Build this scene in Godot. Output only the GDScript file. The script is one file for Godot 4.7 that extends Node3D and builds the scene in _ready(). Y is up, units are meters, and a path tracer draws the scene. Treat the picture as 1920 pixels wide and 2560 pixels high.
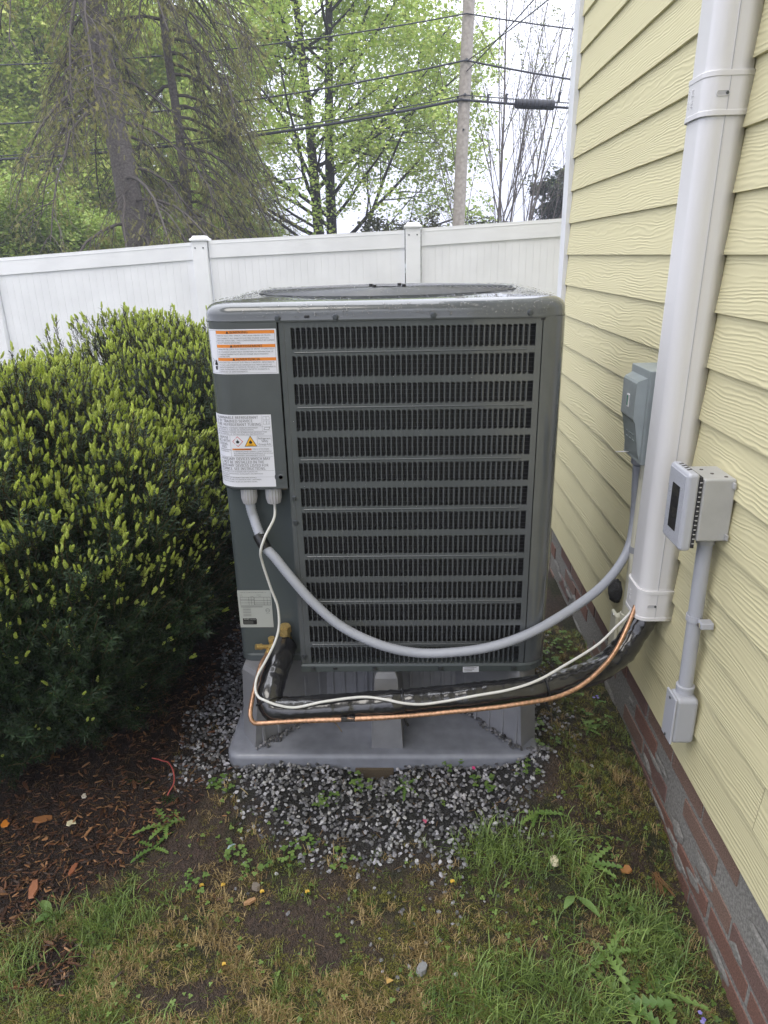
extends Node3D
# Wet spring day: a grey air conditioner on a plastic riser pad between a clipped yew hedge and a yellow lap-sided house wall.

const WALL := 0.73          # x of the siding's proud edges
const FRONT := -1.76        # z of the air conditioner's front sheet metal
var rng := RandomNumberGenerator.new()
var nz := FastNoiseLite.new()
var nz2 := FastNoiseLite.new()
var font: Font
var mats := {}

func _ready() -> void:
	var cam := Camera3D.new()
	cam.name = "camera"
	cam.transform = Transform3D(Basis(Vector3(0.999528, -0.019371, -0.023825), Vector3(0.009995, 0.938893, -0.344064), Vector3(0.029034, 0.343663, 0.938644)), Vector3(0, 1.42, 0))
	cam.fov = 72.1955
	cam.near = 0.05
	cam.far = 600.0
	add_child(cam)
	cam.current = true
	var env := Environment.new()
	var sky := Sky.new()
	var sm := ProceduralSkyMaterial.new()
	sm.sky_top_color = Color(1.10, 1.11, 1.14)
	sm.sky_horizon_color = Color(0.275, 0.285, 0.335).linear_to_srgb()
	sm.sky_curve = 1.5
	sm.sky_energy_multiplier = 2.0
	sm.ground_bottom_color = Color(0.28, 0.28, 0.24)
	sm.ground_horizon_color = Color(0.55, 0.55, 0.55)
	sm.sun_angle_max = 1.0
	sky.sky_material = sm
	env.background_mode = Environment.BG_SKY
	env.sky = sky
	env.tonemap_mode = Environment.TONE_MAPPER_LINEAR
	env.tonemap_exposure = 1.1
	env.fog_enabled = true
	env.fog_density = 0.004
	env.fog_light_color = Color(0.86, 0.87, 0.92)
	env.sdfgi_enabled = true
	env.ssao_enabled = true
	env.ssil_enabled = true
	var we := WorldEnvironment.new()
	we.name = "world_environment"
	we.environment = env
	add_child(we)
	var sun := DirectionalLight3D.new()
	sun.name = "sun"
	sun.light_color = Color(1.0, 0.98, 0.95)
	sun.light_energy = 0.45
	sun.light_angular_distance = 30.0
	sun.shadow_enabled = true
	sun.rotation_degrees = Vector3(-58, -35, 0)
	add_child(sun)
	rng.seed = 7
	nz.seed = 3; nz.frequency = 1.0; nz.fractal_octaves = 3
	nz2.seed = 11; nz2.frequency = 1.0; nz2.fractal_octaves = 2
	var sf := SystemFont.new()
	sf.font_names = PackedStringArray(["Droid Sans"])
	font = sf
	make_materials()
	# setting
	build_ground()
	build_house()
	build_fence()
	build_far_trees()
	build_pole_and_wires()
	# plants near the camera
	build_hedge()
	# machine and its fittings
	build_pad()
	build_air_conditioner()
	build_lines()
	build_wall_fixtures()
	# small things on the ground
	build_gravel()
	build_mulch()
	build_lawn()
	build_weeds()
	build_litter()
	build_drops()

# ------------------------------------------------------------------ mesh building
class MB:
	var v := PackedVector3Array()
	var n := PackedVector3Array()
	var uv := PackedVector2Array()
	var c := PackedColorArray()
	var ix := PackedInt32Array()
	var col := Color.WHITE

	func vert(p: Vector3, nn: Vector3, u := Vector2.ZERO) -> int:
		v.append(p); n.append(nn); uv.append(u); c.append(col)
		return v.size() - 1

	func face(a: int, b: int, d: int) -> void:      # orders itself so that its front agrees with the normal of a
		if (v[b] - v[a]).cross(v[d] - v[a]).dot(n[a] + n[b] + n[d]) > 0.0:
			ix.append(a); ix.append(d); ix.append(b)
		else:
			ix.append(a); ix.append(b); ix.append(d)

	func tri(a: Vector3, b: Vector3, d: Vector3, nn := Vector3.ZERO) -> void:
		if nn == Vector3.ZERO:
			nn = -(b - a).cross(d - a).normalized()
		face(vert(a, nn), vert(b, nn), vert(d, nn))

	func quad(a: Vector3, b: Vector3, d: Vector3, e: Vector3, nn := Vector3.ZERO) -> void:
		if nn == Vector3.ZERO:
			nn = -(b - a).cross(e - a).normalized()
		var i := vert(a, nn, Vector2(0, 0)); var j := vert(b, nn, Vector2(1, 0)); var k := vert(d, nn, Vector2(1, 1)); var l := vert(e, nn, Vector2(0, 1))
		face(i, j, k); face(i, k, l)

	func box(o: Vector3, s: Vector3, b := Basis()) -> void:
		for ax in 3:
			for sg in [-1.0, 1.0]:
				var nn := Vector3.ZERO; nn[ax] = sg
				var u := Vector3.ZERO; u[(ax + 1) % 3] = s[(ax + 1) % 3] * 0.5
				var w := Vector3.ZERO; w[(ax + 2) % 3] = s[(ax + 2) % 3] * 0.5
				var m := nn * s[ax] * 0.5
				quad(o + b * (m - u - w), o + b * (m + u - w), o + b * (m + u + w), o + b * (m - u + w), (b * nn).normalized())

	func rbox(o: Vector3, s: Vector3, r: float, seg := 2, b := Basis()) -> void:   # box with rounded edges
		var h := s * 0.5 - Vector3(r, r, r)
		var lst := []
		for k in seg + 1:
			lst.append([-1.0, tan(-PI / 4 + PI / 4 * k / seg)])
		for k in seg + 1:
			lst.append([1.0, tan(PI / 4 * k / seg)])
		for ax in 3:
			var a1 := (ax + 1) % 3
			var a2 := (ax + 2) % 3
			for sg in [-1.0, 1.0]:
				var base := v.size()
				for p in lst:
					for q in lst:
						var d := Vector3.ZERO
						d[ax] = sg; d[a1] = p[1]; d[a2] = q[1]
						d = d.normalized()
						var core := Vector3.ZERO
						core[ax] = sg * h[ax]; core[a1] = p[0] * h[a1]; core[a2] = q[0] * h[a2]
						vert(o + b * (core + d * r), (b * d).normalized(), Vector2(core[a1], core[a2]))
				var m := lst.size()
				for i in m - 1:
					for j in m - 1:
						var t := base + i * m + j
						face(t, t + 1, t + m + 1); face(t, t + m + 1, t + m)

	func grid(rows: Array, closed := false, flip := false, uvs := Vector2(1, 1)) -> void:
		var R := rows.size(); var C: int = rows[0].size()
		var base := v.size()
		for i in R:
			var up: PackedVector3Array = rows[mini(i + 1, R - 1)]
			var dn: PackedVector3Array = rows[maxi(i - 1, 0)]
			var me: PackedVector3Array = rows[i]
			for j in C:
				var a := me[(j + 1) % C] if closed else me[mini(j + 1, C - 1)]
				var b := me[(j - 1 + C) % C] if closed else me[maxi(j - 1, 0)]
				var nn := (up[j] - dn[j]).cross(a - b).normalized()
				if flip: nn = -nn
				vert(me[j], nn, Vector2(uvs.x * j / (C - 1.0), uvs.y * i / maxf(R - 1.0, 1.0)))
		for i in R - 1:
			for j in (C if closed else C - 1):
				var k := (j + 1) % C
				var p := base + i * C + j; var q := base + i * C + k
				face(p, q, q + C); face(p, q + C, p + C)

	func tube(path: PackedVector3Array, rad, sides := 10, caps := true, vscale := 1.0) -> void:
		var N := path.size()
		var t0 := (path[1] - path[0]).normalized()
		var side := t0.cross(Vector3.UP if absf(t0.y) < 0.9 else Vector3.RIGHT).normalized()
		var base := v.size(); var run := 0.0
		for i in N:
			var t := (path[mini(i + 1, N - 1)] - path[maxi(i - 1, 0)]).normalized()
			side = (side - t * side.dot(t)).normalized()
			var up := t.cross(side)
			var r: float = rad if rad is float else rad[i]
			if i: run += path[i].distance_to(path[i - 1])
			for j in sides + 1:
				var a := TAU * j / sides
				var d := side * cos(a) + up * sin(a)
				vert(path[i] + d * r, d, Vector2(float(j) / sides, run * vscale))
		for i in N - 1:
			for j in sides:
				var p := base + i * (sides + 1) + j
				face(p, p + 1, p + sides + 2); face(p, p + sides + 2, p + sides + 1)
		if caps:
			for e in [0, N - 1]:
				var t := (path[0] - path[1]).normalized() if e == 0 else (path[N - 1] - path[N - 2]).normalized()
				var m := vert(path[e], t)
				var ring := []
				for j in sides:
					ring.append(vert(v[base + e * (sides + 1) + j], t))
				for j in sides:
					face(m, ring[j], ring[(j + 1) % sides])

	func lathe(prof: PackedVector2Array, sides: int, xf := Transform3D(), smooth := false) -> void:   # (radius, height)
		var rows := []
		for p in prof:
			var row := PackedVector3Array()
			for j in sides:
				var a := TAU * j / sides
				row.append(xf * Vector3(cos(a) * p.x, p.y, sin(a) * p.x))
			rows.append(row)
		if smooth:
			grid(rows, true)
		else:
			for i in rows.size() - 1:
				grid([rows[i], rows[i + 1]], true)

	func prism(sides: int, r: float, y0: float, y1: float, xf := Transform3D()) -> void:   # flat-sided, capped
		var pl := PackedVector2Array()
		for j in sides:
			pl.append(Vector2(cos(TAU * j / sides), sin(TAU * j / sides)) * r)
		loft(pl, y0, pl, y1, xf)

	func loft(a: PackedVector2Array, ya: float, b: PackedVector2Array, yb: float, xf := Transform3D(), cap_a := true, cap_b := true) -> void:  # (x, z) outlines
		var N := a.size()
		var mid := Vector2.ZERO
		var turn := 0.0
		for i in N:
			turn += a[i].cross(a[(i + 1) % N])
		for i in N:
			var k := (i + 1) % N
			var p := xf * Vector3(a[i].x, ya, a[i].y); var q := xf * Vector3(a[k].x, ya, a[k].y)
			var r := xf * Vector3(b[k].x, yb, b[k].y); var s := xf * Vector3(b[i].x, yb, b[i].y)
			var e := a[k] - a[i]
			var out := Vector3(e.y, 0, -e.x) * (1.0 if turn > 0 else -1.0)
			var nn := (q - p).cross(s - p).normalized()
			if nn.dot(xf.basis * out) < 0: nn = -nn
			quad(p, q, r, s, nn)
		for e in [[a, ya, cap_a, -1.0], [b, yb, cap_b, 1.0]]:
			if e[2]:
				var pl: PackedVector2Array = e[0]
				var t := Geometry2D.triangulate_polygon(pl)
				var nn := (xf.basis * Vector3(0, e[3] * signf(yb - ya), 0)).normalized()
				for i in range(0, t.size(), 3):
					tri(xf * Vector3(pl[t[i]].x, e[1], pl[t[i]].y), xf * Vector3(pl[t[i + 1]].x, e[1], pl[t[i + 1]].y), xf * Vector3(pl[t[i + 2]].x, e[1], pl[t[i + 2]].y), nn)

	func mesh() -> ArrayMesh:
		var m := ArrayMesh.new()
		if ix.is_empty():
			return m
		var a := []
		a.resize(Mesh.ARRAY_MAX)
		a[Mesh.ARRAY_VERTEX] = v; a[Mesh.ARRAY_NORMAL] = n; a[Mesh.ARRAY_TEX_UV] = uv; a[Mesh.ARRAY_COLOR] = c; a[Mesh.ARRAY_INDEX] = ix
		m.add_surface_from_arrays(Mesh.PRIMITIVE_TRIANGLES, a)
		return m

func obj(called: String, m, mat: Material, parent: Node = self, at := Vector3.ZERO) -> MeshInstance3D:
	var o := MeshInstance3D.new()
	o.name = called
	o.mesh = m.mesh() if m is MB else m
	o.material_override = mat
	o.position = at
	parent.add_child(o, true)
	return o

func tag(o: Node, label: String, category: String, group := "", kind := "") -> Node:
	o.set_meta("label", label)
	if category: o.set_meta("category", category)
	if group: o.set_meta("group", group)
	if kind: o.set_meta("kind", kind)
	return o

func thing(called: String, label: String, category: String, at := Vector3.ZERO, group := "") -> Node3D:
	var o := Node3D.new()
	o.name = called
	o.position = at
	add_child(o, true)
	tag(o, label, category, group)
	return o

func multi(called: String, m: Mesh, xfs: Array, cols: Array, mat: Material, parent: Node = self) -> MultiMeshInstance3D:
	var mm := MultiMesh.new()
	mm.transform_format = MultiMesh.TRANSFORM_3D
	mm.use_colors = not cols.is_empty()
	mm.mesh = m
	mm.instance_count = xfs.size()
	for i in xfs.size():
		mm.set_instance_transform(i, xfs[i])
		if not cols.is_empty(): mm.set_instance_color(i, cols[i])
	var o := MultiMeshInstance3D.new()
	o.name = called
	o.multimesh = mm
	o.material_override = mat
	o.set_meta("kind", "stuff")
	parent.add_child(o, true)
	return o

func V(x: float, y: float, z: float) -> Vector3:
	return Vector3(x, y, z)

func spline(p: Array, per := 6) -> PackedVector3Array:
	var out := PackedVector3Array()
	var N := p.size()
	for i in N - 1:
		var a: Vector3 = p[maxi(i - 1, 0)]; var b: Vector3 = p[i]; var c: Vector3 = p[i + 1]; var d: Vector3 = p[mini(i + 2, N - 1)]
		for k in per:
			out.append(b.cubic_interpolate(c, a, d, float(k) / per))
	out.append(p[N - 1])
	return out

func resample(p: PackedVector3Array, step: float) -> PackedVector3Array:
	var out := PackedVector3Array([p[0]])
	var left := step
	for i in p.size() - 1:
		var a := p[i]; var b := p[i + 1]
		var L := a.distance_to(b)
		var at := 0.0
		while L - at >= left:
			at += left
			out.append(a.lerp(b, at / L))
			left = step
		left -= L - at
	return out

func track(x: float, keys: Array) -> float:
	if x <= keys[0][0]: return keys[0][1]
	for i in keys.size() - 1:
		if x <= keys[i + 1][0]:
			return lerpf(keys[i][1], keys[i + 1][1], (x - keys[i][0]) / (keys[i + 1][0] - keys[i][0]))
	return keys[-1][1]

func R(a: float, b: float) -> float:
	return rng.randf_range(a, b)

func any_basis() -> Basis:
	return Basis.from_euler(Vector3(R(0, TAU), R(0, TAU), R(0, TAU)))

func look(d: Vector3, roll := 0.0) -> Basis:      # +y along d
	var y := d.normalized()
	var x := y.cross(Vector3.BACK if absf(y.z) < 0.9 else Vector3.RIGHT).normalized()
	return Basis(x, y, x.cross(y)) * Basis(Vector3.UP, roll)

# ------------------------------------------------------------------ materials
func M(called: String, lin: Color, rough: float, more := {}) -> StandardMaterial3D:
	var m := StandardMaterial3D.new()
	m.resource_name = called
	m.albedo_color = lin.linear_to_srgb()
	m.roughness = rough
	for k in more:
		m.set(k, more[k])
	mats[called] = m
	return m

func noise_tex(freq: float, a: Color, b: Color, size := 512, octaves := 4, sd := 1, kind := FastNoiseLite.TYPE_SIMPLEX_SMOOTH, mid := 0.5) -> NoiseTexture2D:
	var t := NoiseTexture2D.new()
	var f := FastNoiseLite.new()
	f.seed = sd; f.frequency = freq; f.fractal_octaves = octaves; f.noise_type = kind
	t.noise = f
	t.width = size; t.height = size
	t.seamless = true
	t.normalize = true
	var g := Gradient.new()
	g.offsets = PackedFloat32Array([0.0, mid, 1.0])
	g.colors = PackedColorArray([a, a.lerp(b, 0.5), b])
	t.color_ramp = g
	return t

func tri_map(m: StandardMaterial3D, scale: float, world := true) -> StandardMaterial3D:
	m.uv1_triplanar = true
	m.uv1_world_triplanar = world
	m.uv1_scale = Vector3.ONE * scale
	return m

func mottled(called: String, lin: Color, rough: float, amount: float, freq: float, scale: float, bump := 0.0, more := {}) -> StandardMaterial3D:
	var lo := 1.0 - amount
	var m := M(called, lin, rough, more)
	m.albedo_texture = noise_tex(freq, Color(lo, lo, lo), Color(1, 1, 1), 512, 5, called.hash() % 1000)
	tri_map(m, scale)
	if bump > 0.0:
		m.heightmap_enabled = true
		m.heightmap_texture = noise_tex(freq * 2.0, Color.BLACK, Color.WHITE, 512, 5, called.hash() % 777)
		m.heightmap_scale = bump
	return m

func grain_image() -> Image:       # raised wood grain pressed into fibre cement: 4.2 m by four boards of 0.14 m
	var W := 2048; var H := 512
	var im := Image.create(W, H, false, Image.FORMAT_L8)
	var a := FastNoiseLite.new(); a.seed = 5; a.frequency = 1.0; a.fractal_octaves = 2
	var b := FastNoiseLite.new(); b.seed = 9; b.frequency = 1.0; b.fractal_octaves = 1
	for y in H:
		var ym := y * 0.56 / H
		var off := floorf(ym / 0.14) * 37.0
		for x in W:
			var xm := x * 4.2 / W
			var warp := a.get_noise_3d(xm * 1.5, ym * 9.0, off) * 2.6 + b.get_noise_3d(xm * 13.0, ym * 50.0, off + 5.0) * 0.30
			var s := 0.5 + 0.5 * sin(TAU * (ym / 0.0082 + warp))
			s = pow(s, 1.6)
			var amp := clampf(0.62 + 0.7 * b.get_noise_3d(xm * 4.0, ym * 60.0, off + 19.0), 0.12, 1.0)
			var h := 0.5 + (s - 0.5) * amp * 0.9
			im.set_pixel(x, y, Color(h, h, h))
	return im

func make_materials() -> void:
	var grain := ImageTexture.create_from_image(grain_image())
	for k in 3:
		var m := M("yellow_siding_%d" % k, Color(0.625, 0.575, 0.355) * [1.0, 0.97, 1.02][k], 0.55)
		m.heightmap_enabled = true
		m.heightmap_texture = grain
		m.heightmap_scale = 0.115
	mottled("white_trim", Color(0.74, 0.75, 0.78), 0.5, 0.06, 0.01, 1.0)
	mottled("white_vinyl", Color(0.88, 0.885, 0.90), 0.35, 0.05, 0.008, 0.6)
	mottled("mortar", Color(0.34, 0.325, 0.30), 0.9, 0.35, 0.03, 6.0, 0.12)
	for k in 4:
		mottled("brick_%d" % k, [Color(0.32, 0.165, 0.125), Color(0.28, 0.165, 0.14), Color(0.35, 0.22, 0.17), Color(0.55, 0.23, 0.11)][k], 0.8, 0.45, 0.05, 7.0, 0.12)
	mottled("ground_soil", Color.WHITE, 0.85, 0.55, 0.03, 5.0, 1.2, {"vertex_color_use_as_albedo": true})
	mottled("grey_paint", Color(0.094, 0.103, 0.110), 0.2, 0.05, 0.01, 2.0, 0.0, {"clearcoat_enabled": true, "clearcoat": 0.7, "clearcoat_roughness": 0.04})
	M("dark_grey_paint", Color(0.075, 0.09, 0.095), 0.28)
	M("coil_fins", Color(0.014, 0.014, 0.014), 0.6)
	M("coil_wire", Color(0.05, 0.052, 0.058), 0.5, {"metallic": 0.4})
	M("black", Color(0.012, 0.012, 0.014), 0.4)
	M("black_wire", Color(0.13, 0.135, 0.15), 0.25)
	M("screw_metal", Color(0.10, 0.11, 0.12), 0.3, {"metallic": 0.6})
	M("label_white", Color(0.72, 0.73, 0.80), 0.35)
	M("label_silver", Color(0.42, 0.44, 0.42), 0.4)
	M("print", Color.WHITE, 0.5, {"vertex_color_use_as_albedo": true})
	mottled("pad_plastic", Color(0.26, 0.265, 0.29), 0.42, 0.10, 0.01, 3.0, 0.0)
	mottled("pad_tray_plastic", Color(0.27, 0.285, 0.335), 0.33, 0.14, 0.01, 3.0, 0.0)
	M("fitting_plastic", Color(0.42, 0.42, 0.45), 0.4)
	M("grey_conduit", Color(0.37, 0.39, 0.45), 0.38)
	M("grey_pvc", Color(0.36, 0.37, 0.405), 0.45)
	mottled("grey_box", Color(0.40, 0.40, 0.395), 0.4, 0.06, 0.01, 3.0)
	mottled("disconnect_paint", Color(0.30, 0.34, 0.35), 0.4, 0.08, 0.01, 3.0)
	M("grey_cover", Color(0.40, 0.41, 0.45), 0.3)
	M("cable_white", Color(0.62, 0.62, 0.60), 0.4)
	M("ivory_pvc", Color(0.72, 0.70, 0.58), 0.4)
	M("duct_white", Color(0.68, 0.67, 0.68), 0.33)
	M("steel", Color(0.6, 0.6, 0.62), 0.25, {"metallic": 0.9})
	var br := mottled("brass", Color(0.78, 0.56, 0.22), 0.3, 0.3, 0.03, 12.0, 0.0, {"metallic": 0.6})
	br.metallic = 0.6
	mottled("copper", Color(0.82, 0.48, 0.30), 0.36, 0.4, 0.02, 8.0, 0.0, {"metallic": 0.75})
	var wrap := M("black_wrap", Color(0.013, 0.013, 0.015), 0.19)
	wrap.metallic_specular = 0.6
	wrap.clearcoat_enabled = true
	wrap.clearcoat = 0.35
	wrap.clearcoat_roughness = 0.12
	wrap.heightmap_enabled = true
	wrap.heightmap_texture = noise_tex(0.02, Color.BLACK, Color.WHITE, 512, 3, 31)
	wrap.heightmap_scale = 0.035
	wrap.uv1_scale = Vector3(1.0, 1.0, 1.0)
	M("tape", Color(0.014, 0.014, 0.015), 0.3)
	M("smoke_pane", Color(0.02, 0.02, 0.022), 0.08)
	M("green_lens", Color(0.02, 0.16, 0.09), 0.1)
	mottled("putty", Color(0.07, 0.07, 0.075), 0.8, 0.4, 0.03, 10.0, 0.6)
	mottled("sand_block", Color(0.30, 0.23, 0.15), 0.95, 0.5, 0.08, 8.0, 0.6)
	for e in [["leaf_mat", 0.5, 0.8], ["needle_mat", 0.42, 0.10], ["tip_mat", 0.4, 0.5], ["blade_mat", 0.5, 0.4]]:
		var m := M(e[0], Color.WHITE, e[1], {"vertex_color_use_as_albedo": true})
		m.backlight_enabled = true
		m.backlight = Color(e[2], e[2], e[2])
		if e[0] == "needle_mat": m.metallic_specular = 0.3
	M("stone_mat", Color.WHITE, 0.4, {"vertex_color_use_as_albedo": true})
	M("chip_mat", Color.WHITE, 0.5, {"vertex_color_use_as_albedo": true})
	mottled("bark_dark", Color(0.075, 0.07, 0.068), 0.9, 0.5, 0.03, 1.5, 1.5)
	mottled("bark_brown", Color(0.26, 0.23, 0.21), 0.9, 0.5, 0.03, 1.5, 2.0)
	M("twig_brown", Color(0.095, 0.082, 0.072), 0.9)
	M("twig_grey", Color(0.15, 0.13, 0.125), 0.9)
	mottled("pole_wood", Color(0.50, 0.45, 0.40), 0.9, 0.25, 0.02, 1.0, 0.5)
	M("wire_black", Color(0.025, 0.028, 0.04), 0.5)
	var w := M("water", Color(1, 1, 1, 0.0), 0.0)
	w.transparency = BaseMaterial3D.TRANSPARENCY_ALPHA
	w.albedo_color = Color(1, 1, 1, 0.04)
	w.refraction_enabled = true
	w.refraction_scale = 0.033

# ------------------------------------------------------------------ ground
func sstep(a: float, b: float, x: float) -> float:
	return smoothstep(a, b, x)

func height(x: float, z: float) -> float:
	var b := track(z, [[-120.0, -0.6], [-14.0, -0.5], [-8.5, -0.22], [-4.0, -0.08], [-2.0, -0.015], [-1.74, -0.008], [-1.68, -0.012], [-1.5, -0.075], [-1.2, -0.165], [-1.0, -0.2], [0.0, -0.25], [4.0, -0.3], [60.0, -0.6]])
	b -= sstep(0.42, 0.76, x) * track(z, [[-4.0, 0.06], [-2.1, 0.10], [-1.8, 0.14], [-1.5, 0.16], [-1.1, 0.06], [0.0, 0.02]])
	b -= sstep(-0.6, -1.2, x) * track(z, [[-1.4, 0.07], [-1.1, 0.0]])
	if z < -5.0: b += clampf(x, -8.0, 3.0) * 0.03 * sstep(-5.0, -6.4, z)
	b += nz.get_noise_2d(x * 4.0, z * 4.0) * 0.012 + nz2.get_noise_2d(x * 17.0, z * 17.0) * 0.005
	b -= 0.045 * exp(-(pow((x + 0.097) / 0.075, 2.0) + pow((z + 1.69) / 0.04, 2.0)))
	b += 0.056 * exp(-(pow((x - 0.40) / 0.075, 2.0) + pow((z + 1.70) / 0.05, 2.0)))
	if x > -0.54 and x < 0.36 and z < -1.703 and z > -2.72: b = minf(b, -0.022)
	return b

func gravel_at(x: float, z: float) -> float:      # 0..1: how much of the ground is crushed stone here
	var w := nz2.get_noise_2d(x * 7.0 + 3.0, z * 7.0) * 0.05
	var zf := -1.47 - 0.30 * pow(absf((x + 0.06) / 0.5), 3.0) + w
	var a := sstep(zf + 0.13, zf - 0.06, z) * sstep(-0.70 + w, -0.60 + w, x) * sstep(0.46 + w, 0.38 + w, x)
	var left := 0.6 * sstep(-0.76 + w, -0.66 + w, x) * sstep(-0.44, -0.46, x) * sstep(-1.60, -1.68, z)
	var right := 0.25 * sstep(0.40, 0.44, x) * sstep(0.62 + w, 0.5 + w, x) * sstep(-1.75, -1.9, z)
	return clampf(maxf(a, maxf(left, right)), 0.0, 1.0) * sstep(-4.2, -3.6, z)

func mulch_at(x: float, z: float) -> float:
	var w := nz2.get_noise_2d(x * 6.0, z * 6.0 + 9.0) * 0.05
	var edge := track(x, [[-1.4, -1.24], [-1.05, -1.28], [-0.85, -1.36], [-0.7, -1.47], [-0.6, -1.56], [-0.5, -1.8]])
	var a := sstep(edge + 0.03 + w, edge - 0.03 + w, z) * sstep(-0.5 + w, -0.62 + w, x)
	var bit := sstep(0.10, 0.05, Vector2((x + 0.84) * 0.9, z + 1.21).length() + w)
	return clampf(maxf(a, bit) * (1.0 - gravel_at(x, z)), 0.0, 1.0) * sstep(-7.0, -6.0, z)

func spot(x: float, z: float, cx: float, cz: float, rx: float, rz: float) -> float:
	return clampf(1.5 - 1.5 * Vector2((x - cx) / rx, (z - cz) / rz).length() + nz.get_noise_2d(x * 9.0, z * 9.0) * 0.9, 0.0, 1.0)

func bare_at(x: float, z: float) -> float:
	return maxf(maxf(spot(x, z, -0.30, -1.29, 0.26, 0.11), spot(x, z, -0.60, -1.44, 0.18, 0.09)), maxf(spot(x, z, -0.52, -1.13, 0.2, 0.07), spot(x, z, -0.22, -1.22, 0.16, 0.05)))

func lush_at(x: float, z: float) -> float:        # long green grass
	var a := maxf(spot(x, z, -0.76, -1.30, 0.22, 0.07), spot(x, z, -1.02, -1.19, 0.24, 0.11))
	a = maxf(a, maxf(spot(x, z, 0.30, -1.46, 0.22, 0.10), spot(x, z, 0.28, -1.12, 0.26, 0.14)))
	a = maxf(a, maxf(spot(x, z, 0.58, -1.28, 0.18, 0.16), spot(x, z, -0.62, -1.05, 0.22, 0.05)))
	return a

func build_ground() -> void:
	var xs := [-220.0, -120.0, -60.0, -35.0, -20.0, -12.0, -8.0, -6.0, -4.5, -3.5, -2.8, -2.3]
	var x := -2.0
	while x < -1.4: xs.append(x); x += 0.035
	x = -1.4
	while x < 0.86: xs.append(x); x += 0.016
	xs.append_array([0.9, 1.2, 2.0, 4.0, 8.0, 15.0, 30.0, 60.0, 120.0, 220.0])
	var zs := [200.0, 90.0, 40.0, 15.0, 6.0, 3.0, 1.5, 0.8, 0.4, 0.1]
	var z := -0.1
	while z > -0.8: zs.append(z); z -= 0.05
	z = -0.8
	while z > -2.3: zs.append(z); z -= 0.014
	z = -2.3
	while z > -4.5: zs.append(z); z -= 0.06
	zs.append_array([-5.0, -5.6, -6.4, -7.5, -9.0, -12.0, -16.0, -25.0, -40.0, -70.0, -120.0, -250.0])
	var rows := []
	for zz in zs:
		var row := PackedVector3Array()
		for xx in xs:
			row.append(V(xx, height(xx, zz), zz))
		rows.append(row)
	var m := MB.new()
	m.grid(rows)
	for i in m.v.size():
		var p := m.v[i]
		if m.n[i].y < 0: m.n[i] = -m.n[i]
		var t := nz.get_noise_2d(p.x * 12.0, p.z * 12.0)
		var soil := Color(0.085, 0.058, 0.040).lerp(Color(0.14, 0.098, 0.066), clampf(0.5 + t, 0, 1))
		var dry := Color(0.15, 0.11, 0.055).lerp(Color(0.10, 0.092, 0.03), clampf(0.5 + 1.4 * nz2.get_noise_2d(p.x * 3.0, p.z * 3.0), 0, 1))
		var cc := soil.lerp(dry, clampf(sstep(-1.5, -1.2, p.z) * (0.75 + t), 0, 1))
		cc = cc.lerp(Color(0.045, 0.055, 0.014), clampf(sstep(0.15, 0.45, nz.get_noise_2d(p.x * 5.0 + 20.0, p.z * 5.0) + 0.15 * sstep(0.1, 0.5, p.x)), 0, 0.8))
		cc = cc.lerp(Color(0.115, 0.078, 0.060), bare_at(p.x, p.z) * 0.9)
		cc = cc.lerp(Color(0.04, 0.022, 0.014), mulch_at(p.x, p.z))
		cc = cc.lerp(Color(0.045, 0.045, 0.047), gravel_at(p.x, p.z))
		if p.z < -4.3 or absf(p.x) > 2.6 or p.z > 0.3:
			cc = Color(0.05, 0.085, 0.02)
		m.c[i] = cc
	for i in range(0, m.ix.size(), 3):      # all faces look up
		var a := m.v[m.ix[i]]
		if (m.v[m.ix[i + 1]] - a).cross(m.v[m.ix[i + 2]] - a).y > 0:
			var s := m.ix[i + 1]; m.ix[i + 1] = m.ix[i + 2]; m.ix[i + 2] = s
	var o := obj("ground", m, mats.ground_soil)
	tag(o, "dark wet soil and thin lawn sloping down from the gravel", "ground", "", "structure")

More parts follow.
